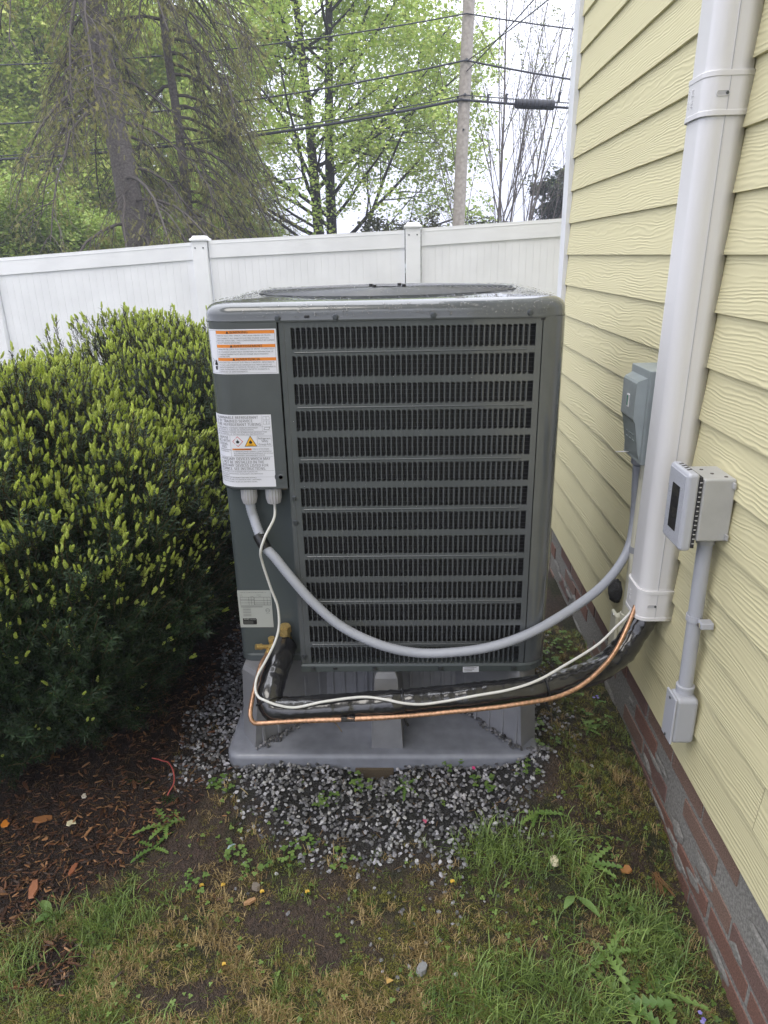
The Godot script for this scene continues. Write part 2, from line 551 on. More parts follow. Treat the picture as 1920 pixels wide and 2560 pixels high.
# ------------------------------------------------------------------ house
func build_house() -> void:
	var h := thing("house", "yellow lap-sided house wall with white corner board on a brick base", "house", V(WALL, 0, -3.36))
	var ox := V(WALL, 0, -3.36)
	# core behind the boards, and the sides that stay out of view
	var m := MB.new()
	m.box(V(4.52, 2.9, 0.5) - ox, V(7.5, 5.5, 7.7))
	obj("wall", m, mats.yellow_siding_0, h)
	m = MB.new()
	m.loft(PackedVector2Array([V2(0.35, -3.7), V2(8.8, -3.7), V2(8.8, 4.7), V2(0.35, 4.7)]), 5.66, PackedVector2Array([V2(2.6, -1.4), V2(6.5, -1.4), V2(6.5, 2.4), V2(2.6, 2.4)]), 7.2, Transform3D(Basis(), -ox))
	m.box(V(4.57, 5.6, 0.5) - ox, V(8.4, 0.1, 8.3))
	obj("roof", m, mats.bark_dark, h)
	# lap boards: each a wedge whose lower edge stands proud
	var lap := 0.1275
	var k := 0
	var y := 0.131
	var rb := RandomNumberGenerator.new(); rb.seed = 21
	while y < 5.5:
		var zj := -1.183 if k == 1 else rb.randf_range(-0.7, 1.0)
		var sp := [[-3.34, zj - 0.0008], [zj + 0.0008, 3.0]]
		if k > 24: sp = [[-3.34, 3.0]]
		for s in sp:
			var b := MB.new()
			var z0: float = s[0]; var z1: float = s[1]
			var xo := WALL; var xi := WALL + 0.0085; var th := 0.0075
			var pr := [Vector2(xo, y), Vector2(xi + 0.0022, y + lap + 0.012), Vector2(xi + 0.03, y + lap + 0.012), Vector2(xo + th + 0.0225, y)]
			var pz := PackedFloat32Array()
			var u0 := rb.randf_range(0.0, 0.12); var band := rb.randi_range(0, 3); var fl := -1.0 if rb.randf() < 0.5 else 1.0
			for e in 4:
				var p: Vector2 = pr[e]; var q: Vector2 = pr[(e + 1) % 4]
				var nn := Vector3(-(q.y - p.y), q.x - p.x, 0).normalized()
				var i0 := b.v.size()
				var ua := u0 + (z0 + 3.4) / 6.5; var ub := u0 + (z1 + 3.4) / 6.5
				if z1 - z0 < 4.0:
					ua = u0 + (z0 + 3.4) / 4.2; ub = u0 + (z1 + 3.4) / 4.2
				if fl < 0: ua = 1.0 - ua; ub = 1.0 - ub
				var va := band * 0.25 + 0.24; var vb := band * 0.25 + 0.01
				if e != 0: va = vb
				b.vert(V(p.x, p.y, z0), nn, Vector2(ua, va)); b.vert(V(p.x, p.y, z1), nn, Vector2(ub, va))
				b.vert(V(q.x, q.y, z1), nn, Vector2(ub, vb)); b.vert(V(q.x, q.y, z0), nn, Vector2(ua, vb))
				b.face(i0, i0 + 1, i0 + 2); b.face(i0, i0 + 2, i0 + 3)
			for zz in [z0, z1]:
				var nn := V(0, 0, -1 if zz == z0 else 1)
				b.quad(V(pr[0].x, pr[0].y, zz), V(pr[1].x, pr[1].y, zz), V(pr[2].x, pr[2].y, zz), V(pr[3].x, pr[3].y, zz), nn)
			for i in b.v.size(): b.v[i] -= ox
			obj("siding_board", b, mats["yellow_siding_%d" % rb.randi_range(0, 2)], h)
		y += lap
		k += 1
	# white corner board, two faces
	m = MB.new()
	m.rbox(V(WALL - 0.003, 2.86, -3.375) - ox, V(0.022, 5.46, 0.09), 0.002, 1)
	m.rbox(V(WALL + 0.043, 2.86, -3.409) - ox, V(0.09, 5.46, 0.02), 0.002, 1)
	obj("corner_board", m, mats.white_trim, h)
	# pale patch where a board was touched up beside the joint
	m = MB.new()
	# brick base, set back under the siding
	var f := MB.new()
	f.box(V(4.52, -0.24, 0.5) - ox, V(7.530, 0.78, 7.7))
	var fo := obj("foundation", f, mats.mortar, h)
	var rowy := 0.070
	for r in 6:
		var zz := -3.34 + (0.0 if r % 2 == 0 else -0.105)
		var n := 0
		while zz < 0.4:
			var L := 0.2 + rb.randf_range(-0.006, 0.006)
			var za := maxf(zz, -3.34)
			var hidden := rb.randf() < (0.08 if r == 0 else 0.26)
			if not hidden:
				var b := MB.new()
				var hgt := 0.057 + rb.randf_range(-0.002, 0.002)
				b.rbox(V(WALL + 0.036 + rb.randf_range(-0.002, 0.0025), rowy - r * 0.0735, (za + zz + L) / 2) - ox, V(0.03, hgt, zz + L - za), 0.003, 1, Basis(Vector3.RIGHT, rb.randf_range(-0.012, 0.012)))
				var c := rb.randi_range(0, 2)
				if r == 0 and zz > -1.42 and zz < -1.0: c = 3
				obj("brick", b, mats["brick_%d" % c], fo)
			zz += 0.212
		if r > 4: break
	# cement smeared over the joints and lower bricks
	var sm := MB.new()
	for i in 44:
		var cz := rb.randf_range(-3.2, -0.8); var cy := rb.randf_range(-0.28, 0.04)
		var pl := PackedVector2Array()
		var rx := rb.randf_range(0.03, 0.10); var ry := rb.randf_range(0.012, 0.034)
		for j in 11:
			var a := TAU * j / 11
			var q := rb.randf_range(0.65, 1.1)
			pl.append(Vector2(cos(a) * rx * q, sin(a) * ry * q))
		sm.loft(pl, 0.0, scaled(pl, 0.5), 0.0032 + 0.0003 * i / 6.0, Transform3D(Basis(V(0, 0, 1), V(-1, 0, 0), V(0, 1, 0)), V(WALL + 0.0225, cy, cz) - ox), false)
	obj("cement_smear", sm, mats.mortar, fo)

func V2(x: float, y: float) -> Vector2:
	return Vector2(x, y)

func scaled(p: PackedVector2Array, k: float) -> PackedVector2Array:
	var o := PackedVector2Array()
	for q in p: o.append(q * k)
	return o

# ------------------------------------------------------------------ fence
func build_fence() -> void:
	var Z := -6.4
	var f := thing("vinyl_fence", "white vinyl privacy fence with capped posts behind the shrubs", "fence", V(0.096, -0.2, Z))
	var o := f.position
	var posts := [[-7.0, 1.26], [-5.23, 1.355], [-3.605, 1.440], [-1.722, 1.562], [0.096, 1.630], [1.90, 1.692], [3.70, 1.76]]
	for p in posts:
		var m := MB.new()
		m.rbox(V(p[0], p[1] / 2 - 0.3, Z) - o, V(0.127, p[1] + 0.6, 0.127), 0.006, 1)
		var po := obj("post", m, mats.white_vinyl, f)
		var c := MB.new()
		c.rbox(V(p[0], p[1] + 0.009, Z) - o, V(0.155, 0.02, 0.155), 0.005, 1)
		var q := PackedVector2Array([V2(-0.066, -0.066), V2(0.066, -0.066), V2(0.066, 0.066), V2(-0.066, 0.066)])
		c.loft(q, p[1] + 0.019, scaled(q, 0.72), p[1] + 0.042, Transform3D(Basis(), V(p[0], 0, Z) - o))
		obj("post_cap", c, mats.white_vinyl, po)
		for sx in [-0.034, 0.034]:
			var s := MB.new()
			s.lathe(PackedVector2Array([V2(0.0065, 0), V2(0.006, 0.004), V2(0, 0.005)]), 8, Transform3D(Basis(Vector3.RIGHT, PI / 2), V(p[0] + sx, p[1] - 0.055, Z + 0.0635) - o))
			obj("screw", s, mats.screw_metal, po)
	var rail := [[-6.93, -5.30, 1.27, 1.345], [-5.16, -3.68, 1.37, 1.444], [-3.535, -1.795, 1.457, 1.553], [-1.65, 0.025, 1.565, 1.614], [0.166, 1.83, 1.626, 1.70], [1.97, 3.63, 1.70, 1.77]]
	for r in rail:
		var a: float = r[0]; var b: float = r[1]
		var sl: float = (r[3] - r[2]) / (b - a)
		var m := MB.new()
		shear_box(m, V(a, r[2] - 0.14, Z - 0.024) - o, b - a, 0.14, 0.048, sl)
		shear_box(m, V(a, r[2] - 0.028, Z + 0.024) - o, b - a, 0.006, 0.0025, sl)
		obj("rail", m, mats.white_vinyl, f)
		var m2 := MB.new()
		shear_box(m2, V(a, r[2] - 1.76, Z - 0.024) - o, b - a, 0.14, 0.048, sl)
		obj("rail", m2, mats.white_vinyl, f)
		var n := 14
		var w := (b - a) / n
		for i in n:
			var bm := MB.new()
			var xa := a + i * w
			for hf in 2:
				shear_box(bm, V(xa + hf * w / 2 + 0.0006 + 0.0002 * hf, r[2] + (i * w + hf * w / 2) * sl - 1.6, Z - 0.011) - o, w / 2 - 0.0010, 1.465, 0.022, sl)
			shear_box(bm, V(xa + 0.002, r[2] + i * w * sl - 1.6, Z - 0.009) - o, w - 0.0035, 1.465, 0.0165, sl)
			obj("fence_board", bm, mats.white_vinyl, f)

func shear_box(m: MB, p: Vector3, w: float, h: float, d: float, slope: float) -> void:
	m.box(V(w / 2, h / 2 + w * slope / 2, d / 2) + p, V(w, h, d), Basis(V(1, slope, 0), V(0, 1, 0), V(0, 0, 1)))

# ------------------------------------------------------------------ trees
func leaf_cluster(sd: int, n: int, size: float, spread: float, shades: Array) -> ArrayMesh:
	var r := RandomNumberGenerator.new(); r.seed = sd
	var m := MB.new()
	for i in n:
		var d := Vector3(r.randf_range(-1, 1), r.randf_range(-0.6, 0.9), r.randf_range(-1, 1)).normalized()
		var p := d * spread * r.randf_range(0.25, 1.0)
		var s := size * r.randf_range(0.6, 1.2)
		var b := Basis.from_euler(Vector3(r.randf_range(-0.9, 0.9), r.randf_range(0, TAU), r.randf_range(-0.9, 0.9)))
		m.col = shades[r.randi_range(0, shades.size() - 1)]
		var base := p - b.z * s * 0.5
		var tip := p + b.z * s * 0.5 - Vector3(0, s * 0.15, 0)
		var l := p - b.x * s * 0.42 + b.y * s * 0.10
		var q := p + b.x * s * 0.42 + b.y * s * 0.10
		m.tri(base, l, tip); m.tri(base, tip, q)
	return m.mesh()

# grows a branch; twig tips are gathered in ends as [position, direction, level]
func grow(m: MB, p: Vector3, d: Vector3, L: float, r: float, lv: int, o: Dictionary, ends: Array, rg: RandomNumberGenerator) -> void:
	var n: int = o.get("segs", 5)
	var path := PackedVector3Array([p])
	var rad := PackedFloat32Array([r])
	var q := p; var dir := d.normalized()
	for i in n:
		var wob: float = o.wob * (0.35 if lv == 0 else 1.0)
		dir = (dir + Vector3(rg.randf_range(-wob, wob), rg.randf_range(-wob, wob), rg.randf_range(-wob, wob)) + Vector3(0, o.lift[mini(lv, o.lift.size() - 1)], 0)).normalized()
		q += dir * L / n
		path.append(q)
		rad.append(r * lerpf(1.0, o.get("taper", 0.35), (i + 1.0) / n))
	m.tube(path, rad, [7, 5, 4, 3, 3][mini(lv, 4)], false, 1.0)
	if lv >= int(o.levels):
		ends.append([q, dir, lv]); ends.append([path[n / 2], dir, lv])
		return
	if lv >= int(o.levels) - 1: ends.append([q, dir, lv])
	var kids: int = o.kids[mini(lv, o.kids.size() - 1)]
	for k in kids:
		var t := lerpf(o.first[mini(lv, o.first.size() - 1)], 1.0, (k + rg.randf_range(0.1, 0.9)) / kids)
		var f := t * n
		var i := mini(int(f), n - 1)
		var at := path[i].lerp(path[i + 1], f - i)
		var ax := path[i + 1] - path[i]
		var side := ax.cross(Vector3(rg.randf_range(-1, 1), rg.randf_range(-1, 1), rg.randf_range(-1, 1))).normalized()
		var spread: float = o.spread[mini(lv, o.spread.size() - 1)] * rg.randf_range(0.75, 1.25)
		var nd := ax.normalized() * cos(spread) + side * sin(spread)
		grow(m, at, nd, L * o.ratio[mini(lv, o.ratio.size() - 1)] * rg.randf_range(0.7, 1.15) * (1.15 - 0.5 * t), lerpf(rad[i], rad[i + 1], f - i) * o.get("thin", 0.55), lv + 1, o, ends, rg)

func leaves_on(ends: Array, per: int, jitter: float, sc0: float, sc1: float, rg: RandomNumberGenerator, flat := false) -> Array:
	var out := []
	for e in ends:
		for k in per:
			var p: Vector3 = e[0] + Vector3(rg.randf_range(-1, 1), rg.randf_range(-1, 1), rg.randf_range(-1, 1)) * jitter
			var s := rg.randf_range(sc0, sc1)
			var b := Basis(Vector3.UP, rg.randf_range(0, TAU)) * Basis(Vector3.RIGHT, rg.randf_range(-0.4, 0.4))
			if flat: b = look(e[1] + Vector3(rg.randf_range(-0.5, 0.5), rg.randf_range(-0.6, 0.2), rg.randf_range(-0.5, 0.5)), rg.randf_range(0, TAU))
			out.append(Transform3D(b.scaled(Vector3(s, s, s)), p))
	return out

func tints(n: int, a: Color, b: Color, rg: RandomNumberGenerator) -> Array:
	var o := []
	for i in n: o.append(a.lerp(b, rg.randf()))
	return o

func broadleaf(called: String, label: String, group: String, at: Vector3, stems: Array, o: Dictionary, leaf: ArrayMesh, per: int, jit: float, s0: float, s1: float, ca: Color, cb: Color, sd: int, bark := "bark_dark", keep = null) -> Node3D:
	var t := thing(called, label, "tree" if not called.ends_with("shrub") else "shrub", at, group)
	var rg := RandomNumberGenerator.new(); rg.seed = sd
	var m := MB.new(); var ends := []
	for s in stems:
		grow(m, s[0], s[1], s[2], s[3], s[4] if s.size() > 4 else 0, o, ends, rg)
	obj("trunk", m, mats[bark], t)
	if keep != null: ends = ends.filter(keep)
	var xs := leaves_on(ends, per, jit, s0, s1, rg)
	multi("crown", leaf, xs, tints(xs.size(), ca, cb, rg), mats.leaf_mat, t)
	return t

func build_far_trees() -> void:
	var G := [Color(0.9, 1.0, 0.8), Color(1, 1, 1), Color(0.75, 0.9, 0.7)]
	var lc := leaf_cluster(4, 9, 0.085, 0.21, G)
	# spring maple in the middle, three stems from one base
	var mo := {"levels": 4, "wob": 0.13, "lift": [0.03, 0.03, 0.01, 0.0, 0.0], "kids": [26, 7, 4, 3], "first": [0.22, 0.2, 0.2, 0.2], "spread": [1.08, 0.7, 0.75, 0.8], "ratio": [0.36, 0.55, 0.5, 0.5], "segs": 6, "taper": 0.3, "thin": 0.42}
	broadleaf("maple_tree", "bright green spring maple with dark forked trunk behind the middle fence panel", "", V(-1.95, -0.6, -20.0),
		[[V(-0.20, 0, 0), V(-0.03, 1, 0.02), 11.0, 0.17], [V(0.12, 0, -0.1), V(0.015, 1, -0.05), 11.5, 0.17], [V(-0.2, 2.0, 0.05), V(-0.9, 0.75, 0.2), 3.4, 0.05, 1], [V(0.2, 2.2, 0.1), V(1.0, 0.75, 0.2), 4.2, 0.06, 1], [V(0.3, 0.9, 0.1), V(0.55, 1.0, 0.1), 5.0, 0.07, 1], [V(0.25, 1.9, 0.1), V(1.0, 0.3, 0.1), 3.8, 0.05, 1], [V(-0.25, 1.9, 0.1), V(-1.0, 0.1, 0.1), 3.0, 0.045, 1], [V(-0.15, 2.6, -0.3), V(-0.9, 0.5, -0.5), 3.2, 0.045, 1], [V(0.15, 2.9, 0.3), V(0.8, 0.5, 0.6), 3.4, 0.045, 1]],
		mo, lc, 1, 0.22, 0.75, 1.25, Color(0.46, 0.53, 0.13), Color(0.72, 0.77, 0.27), 41, "bark_dark", func(e): return e[0].x < 4.3 and e[0].x > -3.4)
	# big fresh green trees behind the conifer
	var lc2 := leaf_cluster(6, 14, 0.14, 0.40, G)
	var bo := {"levels": 3, "wob": 0.14, "lift": [0.03, 0.08, 0.04, 0.0], "kids": [18, 8, 5], "first": [0.05, 0.2, 0.2], "spread": [1.05, 0.75, 0.8], "ratio": [0.40, 0.5, 0.5], "segs": 6, "thin": 0.5}
	var spots := [[V(-12.2, -0.8, -25), 14.0, "leafy spring green tree at the far left behind the drooping conifer"], [V(-10.6, -0.8, -28), 12.0, "leafy spring green tree between the far left tree and the maple"], [V(-16.5, -0.8, -24), 14.0, "leafy spring green tree cut off by the left edge of the photo"]]
	for i in spots.size():
		broadleaf("leafy_tree", spots[i][2], "green trees behind the conifer", spots[i][0], [[V(0, 0, 0), V(0.02, 1, 0), spots[i][1], 0.3], [V(0.2, 0.4, 0), V(0.35, 1, 0.1), spots[i][1] * 0.7, 0.18]], bo, lc2, 2, 0.42, 0.8, 1.3, Color(0.46, 0.52, 0.12), Color(0.72, 0.76, 0.25), 60 + i)
	# low bushes that close the view just above the fence on the left
	var lc3 := leaf_cluster(8, 12, 0.10, 0.24, G)
	var so := {"levels": 2, "wob": 0.2, "lift": [0.02, 0.02, 0.0], "kids": [12, 6], "first": [0.1, 0.2], "spread": [0.9, 0.8], "ratio": [0.5, 0.5], "segs": 5}
	var bs := [[-9.6, -17.0, 3.9, "green leafy bush above the fence left of the thick conifer trunk"], [-6.6, -17.5, 3.4, "green leafy bush above the fence behind the thick conifer trunk"], [-4.2, -18.0, 2.6, "green leafy bush above the fence right of the thick conifer trunk"]]
	for i in bs.size():
		var st := []
		for k in 6: st.append([V(rng.randf_range(-0.7, 0.7), 0, 0), V(rng.randf_range(-0.5, 0.5), 1, rng.randf_range(-0.3, 0.3)), bs[i][2] * R(0.7, 1.0), 0.04])
		broadleaf("leafy_shrub", bs[i][3], "bushes above the fence on the left", V(bs[i][0], -0.6, bs[i][1]), st, so, lc3, 3, 0.28, 0.8, 1.3, Color(0.32, 0.40, 0.09), Color(0.54, 0.60, 0.18), 80 + i)
	build_conifer()
	# nearly bare many-stemmed tree at the right
	var bare := {"levels": 3, "wob": 0.11, "lift": [0.02, 0.06, 0.04, 0.02], "kids": [10, 7, 4], "first": [0.2, 0.15, 0.15], "spread": [0.42, 0.45, 0.5], "ratio": [0.5, 0.5, 0.5], "segs": 6, "taper": 0.3, "thin": 0.55}
	var bst := []
	for e in [[-0.55, -0.16, 6.0, 0.03], [-0.28, 0.03, 7.2, 0.05], [-0.18, 0.10, 7.0, 0.04], [0.02, 0.24, 6.6, 0.035], [0.05, 0.16, 6.6, 0.04], [0.12, 0.38, 5.8, 0.03], [0.24, 0.45, 5.6, 0.03], [-0.4, -0.34, 4.6, 0.025], [0.3, 0.62, 4.5, 0.025], [0.0, -0.08, 6.8, 0.03]]:
		bst.append([V(e[0], 0, R(-0.2, 0.2)), V(e[1], 1, R(-0.1, 0.1)), e[2], e[3] * 0.8])
	broadleaf("bare_tree", "slender nearly bare tree with many upright stems right of the utility pole", "", V(2.45, -0.5, -17.5), bst, bare, leaf_cluster(12, 4, 0.05, 0.07, G), 1, 0.04, 0.5, 1.1, Color(0.20, 0.20, 0.06), Color(0.34, 0.36, 0.14), 90, "twig_grey", func(e): return (e[0].y > 3.0 and int(e[0].x * 977.0) % 3 == 0) or int(e[0].x * 977.0) % 11 == 0)
	# dark evergreens low at the right, pale bush far off
	var needle := leaf_cluster(14, 16, 0.10, 0.22, [Color(1, 1, 1), Color(0.7, 0.8, 0.8)])
	var eo := {"levels": 2, "wob": 0.1, "lift": [0.02, -0.02, -0.03], "kids": [26, 6], "first": [0.02, 0.15], "spread": [1.2, 0.7], "ratio": [0.30, 0.45], "segs": 5, "thin": 0.4}
	broadleaf("evergreen_tree", "dark evergreen showing at the house corner above the fence", "", V(4.75, -0.6, -21.5), [[V(0, 0, 0), V(0.01, 1, 0), 3.9, 0.12], [V(0.9, 0, 0.3), V(0.02, 1, 0), 4.2, 0.12]], eo, needle, 4, 0.2, 0.8, 1.3, Color(0.030, 0.050, 0.036), Color(0.065, 0.085, 0.045), 95)
	broadleaf("evergreen_shrub", "dark thin evergreen shrub at the foot of the utility pole", "", V(1.0, -0.6, -16.5), [[V(0, 0, 0), V(-0.15, 1, 0), 2.7, 0.05], [V(0.6, 0, 0), V(0.1, 1, 0), 2.6, 0.05], [V(-0.5, 0, 0), V(-0.3, 1, 0), 2.8, 0.05]], eo, needle, 1, 0.15, 0.5, 0.9, Color(0.05, 0.065, 0.03), Color(0.11, 0.11, 0.04), 96)
	broadleaf("pale_shrub", "small pale budding shrub far off between conifer and maple", "", V(-5.1, -0.6, -30.0), [[V(0, 0, 0), V(-0.2, 1, 0), 3.2, 0.05], [V(0.3, 0, 0), V(0.2, 1, 0), 3.0, 0.05]], so, lc3, 1, 0.2, 0.5, 0.9, Color(0.38, 0.36, 0.26), Color(0.5, 0.48, 0.36), 97, "twig_grey")

func build_conifer() -> void:
	# two trunks in front of the green trees; limbs sweep down and hang as bare brown twigs with olive tufts
	var tuft := MB.new()
	var r := RandomNumberGenerator.new(); r.seed = 5
	for i in 26:
		var y := i * 0.0052
		var a := i * 2.4
		var d := V(cos(a), 0.55, sin(a)).normalized()
		var s := V(-sin(a), 0, cos(a)) * 0.0075
		var p := V(0, y, 0)
		tuft.col = Color(1, 1, 1) if i < 20 else Color(1.5, 1.35, 0.9)
		tuft.tri(p - s, p + d * r.randf_range(0.035, 0.06), p + s)
	var tm := tuft.mesh()
	var trees := [[V(-4.25, -0.5, -12.6), V(-0.085, 1, 0), 0.25, 12.0, "thick-trunked drooping conifer behind the left fence post", 3], [V(-3.72, -0.5, -13.6), V(-0.03, 1, 0), 0.10, 12.0, "second conifer whose drooping branches reach towards the maple", 4]]
	for e in trees:
		var t := thing("conifer_tree", e[4], "tree", e[0], "drooping conifers behind the fence")
		var rg := RandomNumberGenerator.new(); rg.seed = e[5]
		var m := MB.new()
		var path := PackedVector3Array(); var rad := PackedFloat32Array()
		for i in 15:
			path.append(e[1] * e[3] * i / 14.0 + V(rg.randf_range(-0.03, 0.03), 0, 0))
			rad.append(e[2] * lerpf(1.0, 0.3, i / 14.0))
		m.tube(path, rad, 12, false, 0.5)
		obj("trunk", m, mats.bark_brown, t)
		var lm := MB.new()
		var tips := []
		var N := 62 if e[5] == 3 else 60
		for k in N:
			var h := lerpf(1.6, 11.0, pow((k + 0.5) / N, 0.9))
			var side := rg.randf_range(0, TAU)
			if e[5] == 4 and rg.randf() < 0.6: side = rg.randf_range(-1.0, 0.9)     # more limbs on the maple's side
			var d := V(cos(side), 0, sin(side))
			var L := rg.randf_range(1.5, 2.9) * (1.0 if h < 7.5 else 0.85)
			if e[5] == 4 and d.x > 0: L *= 0.82
			var lp := PackedVector3Array(); var lr := PackedFloat32Array()
			var base: Vector3 = e[1] * h
			var droop := rg.randf_range(0.55, 1.25)
			for i in 9:
				var u := i / 8.0
				lp.append(base + d * L * (u - 0.18 * u * u) + V(rg.randf_range(-0.03, 0.03), 0.22 * u * L * 0.5 - droop * L * u * u, rg.randf_range(-0.03, 0.03)))
				lr.append(lerpf(0.030, 0.009, u))
			lm.tube(lp, lr, 5, false)
			for b in 22:                                  # hanging branchlets
				var u := rg.randf_range(0.12, 1.0)
				var i := mini(int(u * 8.0), 7)
				var p := lp[i].lerp(lp[i + 1], u * 8.0 - i)
				var sd := d.cross(Vector3.UP) * (1.0 if rg.randf() < 0.5 else -1.0)
				var bl := rg.randf_range(0.35, 1.0)
				var bp := PackedVector3Array([p])
				var bd := (sd * rg.randf_range(0.2, 0.9) + d * rg.randf_range(0.2, 0.8) + V(0, rg.randf_range(-0.6, 0.1), 0)).normalized()
				for q in 4:
					bd = (bd + V(rg.randf_range(-0.18, 0.18), -0.30, rg.randf_range(-0.18, 0.18))).normalized()
					bp.append(bp[-1] + bd * bl / 4.0)
				lm.tube(bp, PackedFloat32Array([0.009, 0.0075, 0.006, 0.0045, 0.003]), 3, false)
				for w in 4:                               # fine side twigs
					var wi := rg.randi_range(1, 4)
					var wd := (bd + V(rg.randf_range(-1, 1), rg.randf_range(-0.6, 0.4), rg.randf_range(-1, 1))).normalized()
					var w1 := bp[wi] + wd * rg.randf_range(0.10, 0.26)
					lm.tube(PackedVector3Array([bp[wi], w1]), 0.0032, 3, false)
					if rg.randf() < 0.48:
						tips.append([w1, wd, 0]); tips.append([bp[wi].lerp(w1, 0.5), wd, 0])
				if rg.randf() < 0.7: tips.append([bp[4], bd, 0])
		obj("limbs", lm, mats.twig_brown, t).set_meta("kind", "stuff")
		var xs := leaves_on(tips, 2, 0.11, 0.3, 0.75, rg, true)
		multi("foliage", tm, xs, tints(xs.size(), Color(0.20, 0.22, 0.07), Color(0.44, 0.41, 0.16), rg), mats.leaf_mat, t)

# ------------------------------------------------------------------ pole and wires
func sag(x0: float, y0: float, x1: float, y1: float, z0: float, z1: float, drop: float) -> PackedVector3Array:
	var out := PackedVector3Array()
	for i in 25:
		var t := i / 24.0
		out.append(V(lerpf(x0, x1, t), lerpf(y0, y1, t) - drop * 4.0 * t * (1.0 - t), lerpf(z0, z1, t)))
	return out

func build_pole_and_wires() -> void:
	var Z := -15.0
	var p := thing("utility_pole", "weathered round wooden utility pole rising behind the fence", "utility pole", V(1.04, -0.5, Z))
	var m := MB.new()
	var path := PackedVector3Array(); var rad := PackedFloat32Array()
	for i in 12:
		path.append(V(0.034 * i * 0.85, i * 0.85, 0)); rad.append(lerpf(0.128, 0.098, i / 11.0))
	m.tube(path, rad, 16, true, 1.0)
	obj("pole_shaft", m, mats.pole_wood, p)
	for yy in [4.68, 5.24, 4.1]:
		m = MB.new()
		m.lathe(PackedVector2Array([V2(0.0, 0.0), V2(0.022, 0.0), V2(0.022, 0.03), V2(0.0, 0.03)]), 6, Transform3D(Basis(Vector3.RIGHT, PI / 2), V(0.034 * yy, yy, 0.10)))
		obj("bolt", m, mats.screw_metal, p)
	for yy in [4.62, 4.66]:
		m = MB.new()
		m.box(V(0.034 * yy + (-0.13 if yy < 4.65 else 0.14), yy, 0.02), V(0.03, 0.11, 0.05))
		obj("clamp", m, mats.black, p)
	var W := [
		[[[1.19, 4.72, 17.0, 4.4, -15, -15, 0.72], [1.19, 4.72, -17.0, 4.5, -15, -15, 0.72]], 0.017, "middle overhead cable crossing the maple and the pole"],
		[[[1.20, 5.44, 17.0, 5.4, -15, -15, 0.66], [1.20, 5.44, -17.0, 5.6, -15, -15, 0.66]], 0.012, "upper overhead cable crossing the maple and the pole"],
	]
	for w in W:
		m = MB.new()
		for s in w[0]:
			m.tube(sag(s[0], s[1], s[2], s[3], s[4] + 0.13, s[5] + 0.13, s[6]), w[1], 6)
		tag(obj("overhead_wire", m, mats.wire_black), w[2], "overhead wire", "overhead wires on the pole")
	# lowest: thick bundle, lashed to a thin strand, with brackets and a splice case
	m = MB.new()
	m.tube(sag(1.15, 4.10, -17.0, 3.8, Z + 0.13, Z + 0.13, 0.66), 0.026, 6)
	m.tube(sag(1.15, 4.16, -17.0, 3.86, Z + 0.13, Z + 0.13, 0.66), 0.010, 5)
	m.tube(sag(1.15, 4.09, 17.0, 3.7, Z + 0.13, Z + 0.13, 0.30), 0.022, 6)
	m.tube(sag(1.15, 4.17, 17.0, 3.78, Z + 0.13, Z + 0.13, 0.30), 0.010, 5)
	var w3 := obj("overhead_wire", m, mats.wire_black)
	tag(w3, "lowest overhead cable, thick lashed bundle with small brackets", "overhead wire", "overhead wires on the pole")
	for bx in [1.62, 1.96, 2.93]:
		m = MB.new()
		m.box(V(bx, 4.075, Z + 0.13), V(0.035, 0.15, 0.04))
		m.box(V(bx + 0.012, 4.16, Z + 0.13), V(0.05, 0.02, 0.05))
		obj("bracket", m, mats.wire_black, w3)
	var sc := thing("splice_case", "black cylindrical splice case hanging from the lowest cable", "cable splice case", V(2.49, 3.985, Z + 0.13))
	m = MB.new()
	m.lathe(PackedVector2Array([V2(0, -0.37), V2(0.06, -0.37), V2(0.085, -0.35), V2(0.085, 0.35), V2(0.06, 0.37), V2(0, 0.37)]), 16, Transform3D(Basis(V(0.995, -0.06, 0), V(0.06, 0.995, 0), V(0, 0, 1)) * Basis(Vector3.BACK, PI / 2)))
	obj("case", m, mats.wire_black, sc)
	m = MB.new()
	for i in 9: m.lathe(PackedVector2Array([V2(0.085, 0), V2(0.09, 0.004), V2(0.09, 0.016), V2(0.085, 0.02)]), 16, Transform3D(Basis(V(0.995, -0.06, 0), V(0.06, 0.995, 0), V(0, 0, 1)) * Basis(Vector3.BACK, PI / 2), V((i - 4) * 0.075, -(i - 4) * 0.0045, 0)))
	obj("ribs", m, mats.black, sc)
	# service drops that run up to the house eave
	for d in [[V(1.2, 4.72, Z), V(4.5, 5.62, -3.7), 0.25, "thin service cable from the pole climbing right, the lower one"], [V(1.2, 4.55, Z), V(3.4, 5.6, -3.7), 0.2, "thin service cable from the pole climbing right, the steeper one"], [V(1.24, 5.9, Z), V(-2.0, 7.6, 4.0), 0.5, "thin cable passing overhead from the pole top"]]:
		m = MB.new()
		var pa := PackedVector3Array()
		for i in 21:
			var t := i / 20.0
			pa.append(d[0].lerp(d[1], t) - V(0, d[2] * 4.0 * t * (1.0 - t), 0))
		m.tube(pa, 0.009, 5)
		tag(obj("service_cable", m, mats.wire_black), d[3], "service cable", "service cables from the pole")

